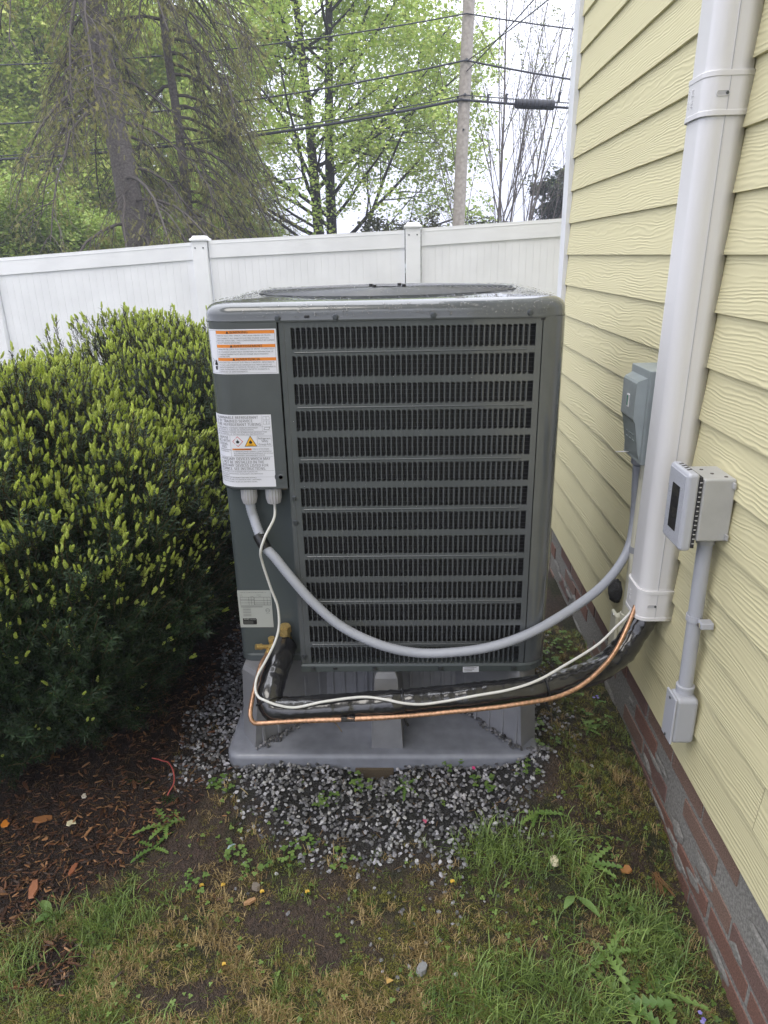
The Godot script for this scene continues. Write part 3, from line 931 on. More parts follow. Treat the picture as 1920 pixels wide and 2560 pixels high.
# ------------------------------------------------------------------ yew hedge
func yew_sprig(sd: int, n: int, L: float, light: bool) -> ArrayMesh:
	var r := RandomNumberGenerator.new(); r.seed = sd
	var m := MB.new()
	m.col = Color(0.09, 0.055, 0.03)
	m.tube(PackedVector3Array([V(0, 0, 0), V(0.002, L * 0.5, 0), V(0, L, 0)]), 0.0011, 3, false)
	for i in n:
		var y := L * (0.08 + 0.92 * i / n)
		var a := i * 2.399 + r.randf_range(-0.3, 0.3)
		var out := V(cos(a), r.randf_range(0.35, 0.8), sin(a) * 0.75).normalized()
		var s := V(-sin(a), 0, cos(a)).normalized() * 0.00145
		var l := r.randf_range(0.015, 0.024)
		m.col = [Color(0.022, 0.041, 0.018), Color(0.034, 0.058, 0.022), Color(0.015, 0.028, 0.015)][r.randi_range(0, 2)]
		var p := V(0, y, 0); var mid := p + out * l * 0.55; var tip := p + out * l + V(0, -0.002, 0)
		m.quad(p - s * 0.6, mid - s, mid + s, p + s * 0.6)
		m.tri(mid - s, tip, mid + s)
	if light:
		for q in r.randi_range(1, 3):
			var b := look(V(r.randf_range(-0.22, 0.22), 1.0, r.randf_range(-0.22, 0.22)))
			young_tip(m, V(r.randf_range(-0.013, 0.013), L * r.randf_range(0.7, 1.05), r.randf_range(-0.013, 0.013)), b, r.randf_range(0.018, 0.034), r)
	return m.mesh()

func young_tip(m: MB, o: Vector3, b: Basis, L: float, r: RandomNumberGenerator) -> void:
	for i in 17:
		var a := i * 2.399
		var y := L * 0.6 * i / 15.0
		var d := V(cos(a), 0, sin(a))
		var s := V(-sin(a), 0, cos(a)) * 0.0017
		m.col = Color(0.42, 0.53, 0.10).lerp(Color(0.66, 0.72, 0.22), r.randf())
		var top := float(i) / 17.0
		var p := o + b * (d * 0.0012 + V(0, y, 0))
		var mid := o + b * (d * lerpf(0.0044, 0.0026, top) + V(0, y + L * 0.20, 0))
		var tip := o + b * (d * lerpf(0.0040, 0.0006, top) + V(0, y + L * 0.40, 0))
		m.quad(p - b * s, mid - b * s, mid + b * s, p + b * s)
		m.tri(mid - b * s, tip, mid + b * s)

func build_hedge() -> void:
	var dark := [yew_sprig(1, 24, 0.07, false), yew_sprig(2, 26, 0.085, false), yew_sprig(3, 20, 0.06, false)]
	var lite := [yew_sprig(4, 22, 0.065, true), yew_sprig(5, 24, 0.075, true), yew_sprig(6, 18, 0.055, true)]
	# centre, half sizes, how many shoots
	var B := [
		[V(-1.56, 0.40, -2.12), V(0.93, 0.62, 0.74), 52000, "large clipped yew nearest the camera, dotted with lime green shoots", 1],
		[V(-1.07, 0.45, -3.20), V(0.68, 0.62, 0.86), 34000, "clipped yew farther back, touching the left side of the air conditioner", 2]]
	for e in B:
		var c: Vector3 = e[0]; var h: Vector3 = e[1]
		var t := thing("yew_shrub", e[3], "shrub", V(c.x, height(c.x, c.z), c.z), "clipped yews left of the air conditioner")
		var rg := RandomNumberGenerator.new(); rg.seed = 100 + int(e[4])
		var stem := MB.new()
		for k in 34:
			var d := V(rg.randf_range(-1, 1), rg.randf_range(0.25, 1.0), rg.randf_range(-1, 1)).normalized()
			var q := V(rg.randf_range(-0.15, 0.15), 0.0, rg.randf_range(-0.15, 0.15))
			var en := V(d.x * h.x * 0.9, c.y - t.position.y + (d.y * 1.2 - 0.45) * h.y * 0.85, d.z * h.z * 0.9)
			stem.tube(spline([q, q.lerp(en, 0.4) + V(0, -0.08, 0), q.lerp(en, 0.75) + V(0, 0.02, 0), en], 4), 0.007, 5, false)
		obj("branches", stem, mats.bark_brown, t).set_meta("kind", "stuff")
		var dx := [[], [], []]; var lx := [[], [], []]; var dc := [[], [], []]; var lcx := [[], [], []]
		for i in int(e[2]):
			var d := V(rg.randfn(), rg.randfn(), rg.randfn()).normalized()
			if d.y < -0.75: continue
			if d.x < -0.35 and rg.randf() < 0.7: continue            # the far side is thinner
			# superellipsoid: a clipped, boxy dome
			var q := pow(pow(absf(d.x), 2.7) + pow(absf(d.y), 2.7) + pow(absf(d.z), 2.7), -1.0 / 2.7)
			var s := V(d.x * h.x, d.y * h.y, d.z * h.z) * q
			var tuck := 1.0 - 0.24 * smoothstep(0.20, -0.85, s.y / h.y)
			s.x *= tuck; s.z *= tuck
			var lump := nz.get_noise_3d(s.x * 3.2 + e[4] * 7.0, s.y * 3.2, s.z * 3.2) * 0.15 + nz2.get_noise_3d(s.x * 9.0, s.y * 9.0 + e[4] * 3.0, s.z * 9.0) * 0.08
			var dep := pow(rg.randf(), 1.5) * 0.26
			if s.y < -0.35 * h.y: dep += rg.randf() * 0.1
			var n := V(d.x / h.x, d.y / h.y, d.z / h.z).normalized()
			var p := c + s + n * (lump - dep)
			if p.y < height(p.x, p.z) + 0.03: continue
			if p.x > -0.53 and p.z < -1.70 and p.z > -2.75: continue
			var up := (n * 0.8 + V(0, 0.75, 0) + V(rg.randf_range(-0.5, 0.5), rg.randf_range(-0.35, 0.3), rg.randf_range(-0.5, 0.5)))
			var k := rg.randi_range(0, 2)
			var sc := rg.randf_range(0.8, 1.25)
			var x := Transform3D(look(up, rg.randf_range(0, TAU)).scaled(V(sc, sc, sc)), p)
			var hi := clampf((s.y / h.y - 0.10) * 1.6, 0.03, 1.3)
			if dep < 0.085 and rg.randf() < hi * (0.9 + 1.2 * clampf(nz2.get_noise_3d(s.x * 4.0, s.y * 4.0, s.z * 4.0) + 0.3, 0, 1)):
				var ls := rg.randf_range(0.75, 1.1)
				lx[k].append(Transform3D(look(up + V(rg.randf_range(-0.5, 0.5), 0.4, rg.randf_range(-0.5, 0.5)), rg.randf_range(0, TAU)).scaled(V(ls, ls, ls)), p + n * 0.012)); var g := rg.randf_range(0.8, 1.1); lcx[k].append(Color(g, g, g * rg.randf_range(0.8, 1.1)))
			else:
				dx[k].append(x); var g := rg.randf_range(0.75, 1.25); dc[k].append(Color(g, g, g))
		# a few leaders sticking up
		for q in ([[-1.20, 1.16, -2.5], [-1.24, 1.13, -2.5]] if e[4] == 1 else [[-0.85, 1.14, -3.2]]):
			for j in 3:
				lx[j].append(Transform3D(look(V(R(-0.2, 0.2), 1, R(-0.2, 0.2)), R(0, 6)), V(q[0] + R(-0.01, 0.01), q[1] - 0.08 + j * 0.05, q[2])))
				lcx[j].append(Color(0.9, 0.9, 0.9))
		for k in 3:
			for L in [["foliage", dark[k], dx[k], dc[k], mats.needle_mat], ["young_shoots", lite[k], lx[k], lcx[k], mats.needle_mat]]:
				for i in L[2].size(): L[2][i].origin -= t.position
				multi(L[0], L[1], L[2], L[3], L[4], t)

# ------------------------------------------------------------------ riser pad
func rrect(cx: float, cz: float, hx: float, hz: float, r: float, seg := 6) -> PackedVector2Array:
	var o := PackedVector2Array()
	for q in 4:
		var sx: float = [1.0, -1.0, -1.0, 1.0][q]; var sz: float = [1.0, 1.0, -1.0, -1.0][q]
		for k in seg + 1:
			var a := PI / 2 * (q + float(k) / seg)
			o.append(V2(cx + sx * (hx - r) + cos(a) * r, cz + sz * (hz - r) + sin(a) * r))
	return o

func ring_rows(cx: float, cz: float, hx: float, hz: float, r: float, prof: Array, seg := 6) -> Array:   # prof: [inset, y]
	var rows := []
	for p in prof:
		var row := PackedVector3Array()
		for q in rrect(cx, cz, hx - p[0], hz - p[0], maxf(r - p[0], 0.004), seg):
			row.append(V(q.x, p[1], q.y))
		rows.append(row)
	return rows

func build_pad() -> void:
	var o := V(-0.0735, 0, -2.2)
	var t := thing("riser_pad", "grey plastic riser pad holding the air conditioner above the gravel", "equipment pad", o)
	var m := MB.new()
	m.grid(ring_rows(0, 0, 0.4685, 0.497, 0.045, [[0.002, -0.05], [0.0, 0.012], [0.001, 0.019], [0.005, 0.025], [0.011, 0.028], [0.03, 0.029]]), true)
	var top := rrect(0, 0, 0.4385, 0.467, 0.015)
	m.loft(top, -0.02, top, 0.029, Transform3D(), false, true)
	obj("tray", m, mats.pad_tray_plastic, t)
	# raised body with a recessed front, wedge-shaped corner legs and a middle pillar
	var a := PackedVector2Array([V2(-0.507, -1.81), V2(-0.458, -1.737), V2(-0.262, -1.945), V2(-0.115, -1.95), V2(-0.106, -1.735), V2(-0.011, -1.735), V2(-0.004, -1.95), V2(0.165, -1.945), V2(0.342, -1.737), V2(0.394, -1.80), V2(0.41, -2.66), V2(-0.505, -2.66)])
	var b := PackedVector2Array([V2(-0.488, -1.80), V2(-0.428, -1.745), V2(-0.25, -1.95), V2(-0.10, -1.955), V2(-0.09, -1.745), V2(-0.026, -1.745), V2(-0.02, -1.955), V2(0.155, -1.95), V2(0.327, -1.745), V2(0.378, -1.79), V2(0.39, -2.64), V2(-0.485, -2.64)])
	m = MB.new()
	m.loft(a, 0.024, scaled_about(a, b, 0.94), 0.266, Transform3D(Basis(), -o), false, false)
	m.loft(scaled_about(a, b, 0.94), 0.266, scaled_about(b, grown(b, -0.006), 1.0), 0.2835, Transform3D(Basis(), -o), false, true)
	obj("body", m, mats.pad_plastic, t)
	# upright ribs and grooves on the recess walls
	for seg in [[a[1], a[2], 5], [a[2], a[3], 4], [a[6], a[7], 5], [a[7], a[8], 5]]:
		for k in int(seg[2]):
			var f: float = (k + 0.6) / seg[2]
			var p: Vector2 = seg[0].lerp(seg[1], f)
			var d: Vector2 = (seg[1] - seg[0]).normalized()
			var nrm := V2(-d.y, d.x)
			if nrm.dot(V2(-0.045, -1.4) - p) < 0: nrm = -nrm
			var rb := MB.new()
			rb.rbox(V(p.x + nrm.x * 0.0015, 0.148, p.y + nrm.y * 0.0015) - o, V(0.011, 0.235, 0.006), 0.0015, 1, Basis(Vector3.UP, -atan2(d.y, d.x)) * Basis(Vector3.RIGHT, -0.02))
			obj("rib", rb, mats.pad_plastic, t)
	var bl := MB.new()
	bl.rbox(V(0, 0, 0), V(0.115, 0.06, 0.10), 0.004, 1)
	tag(obj("levelling_block", bl, mats.sand_block, self, V(-0.097, -0.046, -1.748)), "sandy brown block wedged under the front edge of the pad", "block")

func scaled_about(a: PackedVector2Array, b: PackedVector2Array, t: float) -> PackedVector2Array:
	var o := PackedVector2Array()
	for i in a.size(): o.append(a[i].lerp(b[i], t))
	return o

func grown(p: PackedVector2Array, d: float) -> PackedVector2Array:
	var o := PackedVector2Array()
	var N := p.size()
	var turn := 0.0
	for i in N: turn += p[i].cross(p[(i + 1) % N])
	for i in N:
		var e1 := (p[i] - p[(i - 1 + N) % N]).normalized(); var e2 := (p[(i + 1) % N] - p[i]).normalized()
		var n1 := V2(e1.y, -e1.x); var n2 := V2(e2.y, -e2.x)
		if turn < 0: n1 = -n1; n2 = -n2
		o.append(p[i] + (n1 + n2) * d / maxf(1.0 + n1.dot(n2), 0.3))
	return o

# ------------------------------------------------------------------ print on labels
func bent(x: float, y: float, lift: float) -> Vector3:     # a point on the control box, whose left edge is rounded
	var R0 := 0.06; var xc := -0.491 + R0; var zf := FRONT + 0.004 + lift
	if x >= xc: return V(x, y, zf)
	var a := minf((xc - x) / R0, PI * 0.6)
	return V(xc - sin(a) * (R0 + lift), y, zf - (R0 + lift) * (1.0 - cos(a)))

func plate_pt(x: float, y: float, lift: float) -> Vector3:
	return V(x, y, -1.8175 + lift)

func words(m: MB, s: String, x0: float, x1: float, y: float, h: float, c: Color, f: Callable, lift := 0.0009) -> void:   # baseline y, cap height h, stretched between x0 and x1
	var t := TextMesh.new()
	t.font = font; t.text = s; t.font_size = 20; t.pixel_size = 0.001; t.depth = 0.0; t.curve_step = 3.0
	t.horizontal_alignment = HORIZONTAL_ALIGNMENT_LEFT
	t.vertical_alignment = VERTICAL_ALIGNMENT_BOTTOM
	var arr := t.get_mesh_arrays()
	var vs: PackedVector3Array = arr[Mesh.ARRAY_VERTEX]
	if vs.is_empty(): return
	var lo := vs[0]; var hi := vs[0]
	for p in vs:
		lo = lo.min(p); hi = hi.max(p)
	var k := h / (20.0 * 0.714 * 0.001)
	var bl := lo.y
	if s.contains(",") or s.contains("g") or s.contains("p"): bl = lo.y + 0.0042
	m.col = c
	for i in range(0, vs.size() - 2, 3):
		var q := []
		for j in 3:
			var p := vs[i + j]
			q.append(f.call(x0 + (p.x - lo.x) / (hi.x - lo.x) * (x1 - x0), y + (p.y - bl) * k, lift))
		var nn: Vector3 = V(0, 0, 1)
		m.tri(q[0], q[1], q[2], nn)
	m.col = Color.WHITE

func bar(m: MB, x0: float, x1: float, y0: float, y1: float, c: Color, f: Callable, lift := 0.0006) -> void:
	m.col = c
	var n := maxi(1, int(absf(x1 - x0) / 0.012))
	for i in n:
		var a := lerpf(x0, x1, float(i) / n); var b := lerpf(x0, x1, (i + 1.0) / n)
		m.quad(f.call(a, y1, lift), f.call(b, y1, lift), f.call(b, y0, lift), f.call(a, y0, lift))
	m.col = Color.WHITE

func frame(m: MB, x0: float, x1: float, y0: float, y1: float, w: float, c: Color, f: Callable) -> void:
	bar(m, x0, x1, y0, y0 + w, c, f); bar(m, x0, x1, y1 - w, y1, c, f)
	bar(m, x0, x0 + w, y0 + w, y1 - w, c, f); bar(m, x1 - w, x1, y0 + w, y1 - w, c, f)

func sign_shape(m: MB, pts: Array, cx: float, cy: float, k: float, c: Color, f: Callable, lift: float) -> void:
	var pl := PackedVector2Array()
	for p in pts: pl.append(V2(p[0], p[1]) * k + V2(cx, cy))
	var t := Geometry2D.triangulate_polygon(pl)
	m.col = c
	for i in range(0, t.size(), 3):
		m.tri(f.call(pl[t[i]].x, pl[t[i]].y, lift), f.call(pl[t[i + 1]].x, pl[t[i + 1]].y, lift), f.call(pl[t[i + 2]].x, pl[t[i + 2]].y, lift), V(0, 0, 1))
	m.col = Color.WHITE

func sheet(x0: float, x1: float, y0: float, y1: float, f: Callable, lift := 0.0003) -> MB:
	var m := MB.new()
	var rows := []
	for i in 2:
		var row := PackedVector3Array()
		for j in 25: row.append(f.call(lerpf(x0, x1, j / 24.0), y1 if i == 0 else y0, lift))
		rows.append(row)
	m.grid(rows)
	for i in m.n.size(): if m.n[i].z < 0: m.n[i] = -m.n[i]
	return m

const FLAME := [[0, -0.5], [0.3, -0.42], [0.42, -0.15], [0.3, 0.15], [0.2, 0.0], [0.12, 0.25], [0.02, 0.6], [-0.1, 0.2], [-0.2, 0.05], [-0.28, 0.22], [-0.42, -0.1], [-0.32, -0.4]]

func build_labels(ac: Node3D, o: Vector3) -> void:
	var K := Color(0.012, 0.012, 0.014); var OR := Color(0.75, 0.24, 0.03); var G := Color(0.10, 0.10, 0.12)
	var B: Callable = bent
	# upper warning label
	var x0 := -0.489; var x1 := -0.3095; var y0 := 1.1475; var y1 := 1.2565
	var lab := obj("warning_label", shifted(sheet(x0, x1, y0, y1, B), o), mats.label_white, ac)
	var m := MB.new()
	var U := func(u: float) -> float: return lerpf(x0, x1, u)
	var W := func(v: float) -> float: return lerpf(y1, y0, v)
	frame(m, U.call(0.025), U.call(0.98), W.call(0.975), W.call(0.025), 0.0005, G, B)
	bar(m, U.call(0.158), U.call(0.160), W.call(0.975), W.call(0.025), G, B)
	bar(m, U.call(0.025), U.call(0.158), W.call(0.262), W.call(0.255), G, B)
	for e in [[0.03, 0.10, "WARNING", 0.36, 0.61], [0.335, 0.405, "AVERTISSEMENT", 0.40, 0.80], [0.63, 0.70, "ADVERTENCIA", 0.42, 0.755]]:
		bar(m, U.call(0.162), U.call(0.978), W.call(e[1]), W.call(e[0]), OR, B)
		words(m, e[2], U.call(e[3]), U.call(e[4]), W.call(e[1] - 0.010), 0.0056, K, B, 0.0012)
		sign_shape(m, [[-0.5, 0], [0.5, 0], [0, 0.9]], U.call(e[3] - 0.03), W.call(e[1] - 0.010), 0.0068, K, B, 0.0012)
	var tx := [["RISK OF ELECTRIC SHOCK. CAN CAUSE INJURY OR DEATH.", 0.93], ["DISCONNECT ALL REMOTE ELECTRIC POWER SUPPLIES", 0.90], ["BEFORE SERVICING. THIS COMPARTMENT MUST BE CLOSED", 0.97], ["EXCEPT WHEN SERVICING.", 0.51],
		["DANGER DE CHOC ÉLECTRIQUE OU DE MORT. COUPEZ TOUT", 0.965], ["LE COURANT AVANT TOUT ENTRETIEN OU RÉPARATION. LE", 0.945], ["COMPARTIMENT DOIT RESTER FERMÉ SAUF PENDANT", 0.88], ["L'ENTRETIEN.", 0.34],
		["PELIGRO DE CHOQUE ELÉCTRICO O MUERTE. DESCONECTE", 0.95], ["TODAS LAS FUENTES DE ENERGÍA ELÉCTRICA ANTES DE", 0.91], ["MANTENIMIENTO O SERVICIO TÉCNICO. EL COMPARTIMENTO", 0.965], ["DEBE PERMANECER CERRADO EXCEPTO DURANTE EL", 0.88], ["SERVICIO DE MANTENIMIENTO", 0.57]]
	var vv := [0.160, 0.211, 0.262, 0.313, 0.460, 0.512, 0.565, 0.615, 0.757, 0.805, 0.855, 0.905, 0.955]
	for i in tx.size():
		words(m, tx[i][0], U.call(0.178), U.call(tx[i][1]), W.call(vv[i]), 0.0031, G, B)
	# hand and spark
	sign_shape(m, [[-0.25, -1.0], [0.2, -1.0], [0.25, -0.5], [0.38, -0.1], [0.36, 0.5], [0.27, 0.5], [0.24, 0.2], [0.2, 0.9], [0.09, 0.92], [0.06, 0.25], [0.02, 1.0], [-0.1, 1.0], [-0.1, 0.25], [-0.14, 0.85], [-0.25, 0.83], [-0.26, 0.1], [-0.34, 0.3], [-0.42, 0.25], [-0.34, -0.3]], U.call(0.118), W.call(0.79), 0.0125, K, B, 0.0008)
	bar(m, U.call(0.09), U.call(0.145), W.call(0.82), W.call(0.80), Color(0.7, 0.7, 0.76), B, 0.0011)
	for i in 8:
		var w := i / 8.0
		bar(m, U.call(0.05 + 0.02 * sin(w * 7.0)), U.call(0.058 + 0.02 * sin(w * 7.0)), W.call(0.65 + 0.02 * (i + 1.1)), W.call(0.65 + 0.02 * i), K, B)
	obj("print", shifted(m, o), mats.print, lab)
	# lower flammable-refrigerant label, its left part wraps round the corner
	x0 = -0.53; x1 = -0.3375; y0 = 0.8515; y1 = 1.0445
	lab = obj("refrigerant_label", shifted(sheet(x0, x1, y0, y1, B), o), mats.label_white, ac)
	m = MB.new()
	var D := func(d: float) -> float: return x1 - d
	var big := [["FLAMMABLE REFRIGERANT", 0.148, 0.033, 0.052], ["LY BY TRAINED SERVICE", 0.152, 0.048, 0.100], ["TURE REFRIGERANT TUBING", 0.153, 0.027, 0.147],
		["AUXILIARY DEVICES WHICH MAY", 0.146, 0.010, 0.618], ["LL NOT BE INSTALLED IN THE", 0.150, 0.027, 0.665], ["AUXILIARY DEVICES LISTED FOR", 0.150, 0.016, 0.711], ["PPLIANCE. SEE INSTRUCTIONS.", 0.153, 0.024, 0.758]]
	for e in big: words(m, e[0], D.call(e[1]), D.call(e[2]), lerpf(y1, y0, e[3]), 0.0066, G, B)
	var small := [["ANTE INFLAMABLE UTILIZADO. PARA SER REPARADO", 0.156, 0.036, 0.185], ["NO PERFORE LA TUBERÍA DE REFRIGERANTE.", 0.150, 0.046, 0.210], ["ANT INFLAMMABLE UTILISÉ. LES RÉPARATIONS DOIVENT ÊTRE", 0.158, 0.013, 0.243], ["NE PAS PERCER LA TUYAUTERIE DU RÉFRIGÉRANT", 0.152, 0.020, 0.268],
		["RISQUE D'INCENDIE -", 0.054, 0.008, 0.478], ["ÉLIMINER CORRECTEMENT CONFORMÉMENT", 0.104, 0.004, 0.506], ["À LA RÉGLEMENTATION FÉDÉRALE OU LOCALE", 0.104, 0.001, 0.533], ["RÉFRIGÉRANT INFLAMMABLE UTILISÉ.", 0.104, 0.022, 0.560],
		["REFRIGERANTE", 0.148, 0.110, 0.485], ["AS LOCALES.", 0.150, 0.116, 0.510],
		["OS AUXILIARES QUE PUEDEN SER FUENTES DE", 0.154, 0.046, 0.795], ["EXCEPTO LOS DISPOSITIVOS AUXILIARES ENUMERADOS", 0.158, 0.032, 0.820], ["STRUCCIONES.", 0.156, 0.122, 0.844], ["AUXILIAIRES QUI PEUVENT ÊTRE UNE SOURCE", 0.154, 0.050, 0.878], ["MARQUÉS POUR UNE UTILISATION AVEC L'APPAREIL.", 0.158, 0.036, 0.905], ["SYSTÈME DE GAINES. VOIR LES INSTRUCTIONS.", 0.156, 0.048, 0.932]]
	for e in small: words(m, e[0], D.call(e[1]), D.call(e[2]), lerpf(y1, y0, e[3]), 0.0029, G, B)
	for e in [["DISPOSE", 0.148, 0.116, 0.325], ["NCE WITH", 0.151, 0.113, 0.370], ["LATIONS.", 0.150, 0.118, 0.416], ["USED.", 0.142, 0.122, 0.458]]:
		words(m, e[0], D.call(e[1]), D.call(e[2]), lerpf(y1, y0, e[3]), 0.0062, G, B)
	for e in [["Refrigerant", 0.0375, 0.0055, 0.335], ["Safety", 0.029, 0.012, 0.378], ["Group A2L", 0.037, 0.0045, 0.417]]:
		words(m, e[0], D.call(e[1]), D.call(e[2]), lerpf(y1, y0, e[3]), 0.0050, G, B)
	frame(m, D.call(0.040), D.call(0.0025), lerpf(y1, y0, 0.432), lerpf(y1, y0, 0.293), 0.0004, G, B)
	for v in [0.165, 0.222, 0.28, 0.575, 0.77, 0.86]: bar(m, D.call(0.158), D.call(0.002), lerpf(y1, y0, v), lerpf(y1, y0, v - 0.002), G, B)
	bar(m, D.call(0.111), D.call(0.1106), lerpf(y1, y0, 0.575), lerpf(y1, y0, 0.28), G, B)
	bar(m, D.call(0.0245), D.call(0.0241), lerpf(y1, y0, 0.222), lerpf(y1, y0, 0.01), G, B)
	bar(m, D.call(0.107), D.call(0.0565), lerpf(y1, y0, 0.480), lerpf(y1, y0, 0.457), OR, B)
	words(m, "AVERTISSEMENT", D.call(0.101), D.call(0.058), lerpf(y1, y0, 0.477), 0.0029, K, B, 0.0012)
	var cy := lerpf(y1, y0, 0.362)
	sign_shape(m, [[-1, 0], [0, -1], [1, 0], [0, 1]], D.call(0.091), cy, 0.0140, Color(0.55, 0.02, 0.03), B, 0.0006)
	sign_shape(m, [[-1, 0], [0, -1], [1, 0], [0, 1]], D.call(0.091), cy, 0.0122, Color(0.72, 0.73, 0.80), B, 0.0009)
	sign_shape(m, FLAME, D.call(0.091), cy + 0.0005, 0.0105, K, B, 0.0012)
	sign_shape(m, [[-1, -0.8], [1, -0.8], [0, 0.95]], D.call(0.0575), cy, 0.0165, K, B, 0.0006)
	sign_shape(m, [[-1, -0.8], [1, -0.8], [0, 0.95]], D.call(0.0575), cy - 0.0004, 0.0143, Color(0.80, 0.42, 0.03), B, 0.0009)
	sign_shape(m, FLAME, D.call(0.0575), cy - 0.001, 0.0105, K, B, 0.0012)
	bar(m, D.call(0.064), D.call(0.051), cy - 0.0098, cy - 0.0086, K, B, 0.0012)
	for v in [0.045, 0.105]:      # open books
		var yb := lerpf(y1, y0, v)
		frame(m, D.call(0.021), D.call(0.0125), yb - 0.005, yb + 0.004, 0.0005, G, B); frame(m, D.call(0.0127), D.call(0.0045), yb - 0.005, yb + 0.004, 0.0005, G, B)
	words(m, "i", D.call(0.0085), D.call(0.0078), lerpf(y1, y0, 0.125), 0.005, G, B)
	sign_shape(m, [[-1, -0.4], [-0.7, 0.3], [1, 0.4], [0.6, -0.5]], D.call(0.0125), lerpf(y1, y0, 0.185), 0.0085, G, B, 0.0006)
	sign_shape(m, [[-0.85, -0.3], [-0.62, 0.22], [0.85, 0.3], [0.52, -0.38]], D.call(0.0125), lerpf(y1, y0, 0.185), 0.0085, Color(0.72, 0.73, 0.80), B, 0.0009)
	obj("print", shifted(m, o), mats.print, lab)
	# rating plate low on the set-back panel
	var P: Callable = plate_pt
	x0 = -0.486; x1 = -0.388; y0 = 0.397; y1 = 0.518
	lab = obj("rating_plate", shifted(sheet(x0, x1, y0, y1, P, 0.0006), o), mats.label_silver, ac)
	m = MB.new()
	words(m, "COMFORT TECHNOLOGIES MANUFACTURING, LLC", U2(x0, x1, 0.08), U2(x0, x1, 0.86), U2(y1, y0, 0.062), 0.0019, K, P, 0.0012)
	words(m, "MODEL", U2(x0, x1, 0.07), U2(x0, x1, 0.15), U2(y1, y0, 0.13), 0.0016, K, P, 0.0012)
	words(m, "SERIAL NO", U2(x0, x1, 0.57), U2(x0, x1, 0.70), U2(y1, y0, 0.13), 0.0016, K, P, 0.0012)
	words(m, "VOLTS", U2(x0, x1, 0.07), U2(x0, x1, 0.15), U2(y1, y0, 0.165), 0.0016, K, P, 0.0012)
	words(m, "PHASE 1", U2(x0, x1, 0.38), U2(x0, x1, 0.50), U2(y1, y0, 0.165), 0.0016, K, P, 0.0012)
	words(m, "HERTZ", U2(x0, x1, 0.62), U2(x0, x1, 0.70), U2(y1, y0, 0.165), 0.0016, K, P, 0.0012)
	for v in [0.18, 0.235, 0.268, 0.33, 0.395]: bar(m, U2(x0, x1, 0.07), U2(x0, x1, 0.48), U2(y1, y0, v + 0.006), U2(y1, y0, v), K, P, 0.001)
	for v in [0.18, 0.27, 0.33, 0.365, 0.395]: bar(m, U2(x0, x1, 0.49), U2(x0, x1, 0.97), U2(y1, y0, v + 0.006), U2(y1, y0, v), K, P, 0.001)
	for u in [0.07, 0.32, 0.40, 0.475, 0.49, 0.77, 0.87, 0.965]: bar(m, U2(x0, x1, u), U2(x0, x1, u + 0.006), U2(y1, y0, 0.40), U2(y1, y0, 0.18), K, P, 0.001)
	for v in [0.425, 0.445]: bar(m, U2(x0, x1, 0.07), U2(x0, x1, 0.72), U2(y1, y0, v + 0.008), U2(y1, y0, v), Color(0.12, 0.12, 0.12), P, 0.001)
	for v in [0.47, 0.505, 0.52, 0.55, 0.58, 0.60, 0.64, 0.665, 0.685]: bar(m, U2(x0, x1, 0.12), U2(x0, x1, 0.36), U2(y1, y0, v + 0.007), U2(y1, y0, v), Color(0.16, 0.16, 0.16), P, 0.001)
	sign_shape(m, [[-1, -0.45], [-0.9, -0.5], [0.9, -0.5], [1, -0.3], [1, 0.3], [0.9, 0.5], [-0.9, 0.5], [-1, 0.45]], U2(x0, x1, 0.30), U2(y1, y0, 0.835), 0.0205, K, P, 0.001)
	var wt := Color(0.5, 0.52, 0.5)
	words(m, "AHRI", U2(x0, x1, 0.12), U2(x0, x1, 0.28), U2(y1, y0, 0.795), 0.0046, wt, P, 0.0014)
	words(m, "CERTIFIED", U2(x0, x1, 0.30), U2(x0, x1, 0.48), U2(y1, y0, 0.795), 0.0030, wt, P, 0.0014)
	for v in [0.83, 0.86, 0.885]: bar(m, U2(x0, x1, 0.12), U2(x0, x1, 0.40), U2(y1, y0, v + 0.006), U2(y1, y0, v), Color(0.3, 0.31, 0.3), P, 0.0014)
	var ring := []
	for i in 20: ring.append([cos(TAU * i / 20), sin(TAU * i / 20)])
	sign_shape(m, ring, U2(x0, x1, 0.86), U2(y1, y0, 0.54), 0.0062, K, P, 0.001)
	sign_shape(m, ring, U2(x0, x1, 0.86), U2(y1, y0, 0.54), 0.0053, Color(0.42, 0.44, 0.42), P, 0.0012)
	words(m, "ETL", U2(x0, x1, 0.82), U2(x0, x1, 0.90), U2(y1, y0, 0.555), 0.0035, K, P, 0.0015)
	words(m, "Intertek", U2(x0, x1, 0.81), U2(x0, x1, 0.92), U2(y1, y0, 0.63), 0.0016, K, P, 0.0012)
	obj("print", shifted(m, o), mats.print, lab)
	# small white sticker on the base rim, right of the middle
	m = MB.new()
	m.box(V(0.187, 0.292, FRONT + 0.0078) - o, V(0.046, 0.018, 0.0008), Basis(Vector3.BACK, 0.035))
	lab = obj("base_sticker", m, mats.label_white, ac)
	m = MB.new()
	for i in 3: m.quad(V(0.168, 0.2985 - i * 0.005, FRONT + 0.0085) - o, V(0.203 - i * 0.006, 0.2995 - i * 0.005, FRONT + 0.0085) - o, V(0.203 - i * 0.006, 0.2975 - i * 0.005, FRONT + 0.0085) - o, V(0.168, 0.2965 - i * 0.005, FRONT + 0.0085) - o)
	for i in m.c.size(): m.c[i] = Color(0.25, 0.25, 0.27)
	obj("print", m, mats.print, lab)

func U2(a: float, b: float, t: float) -> float:
	return lerpf(a, b, t)

func shifted(m: MB, o: Vector3) -> MB:
	for i in m.v.size(): m.v[i] -= o
	return m

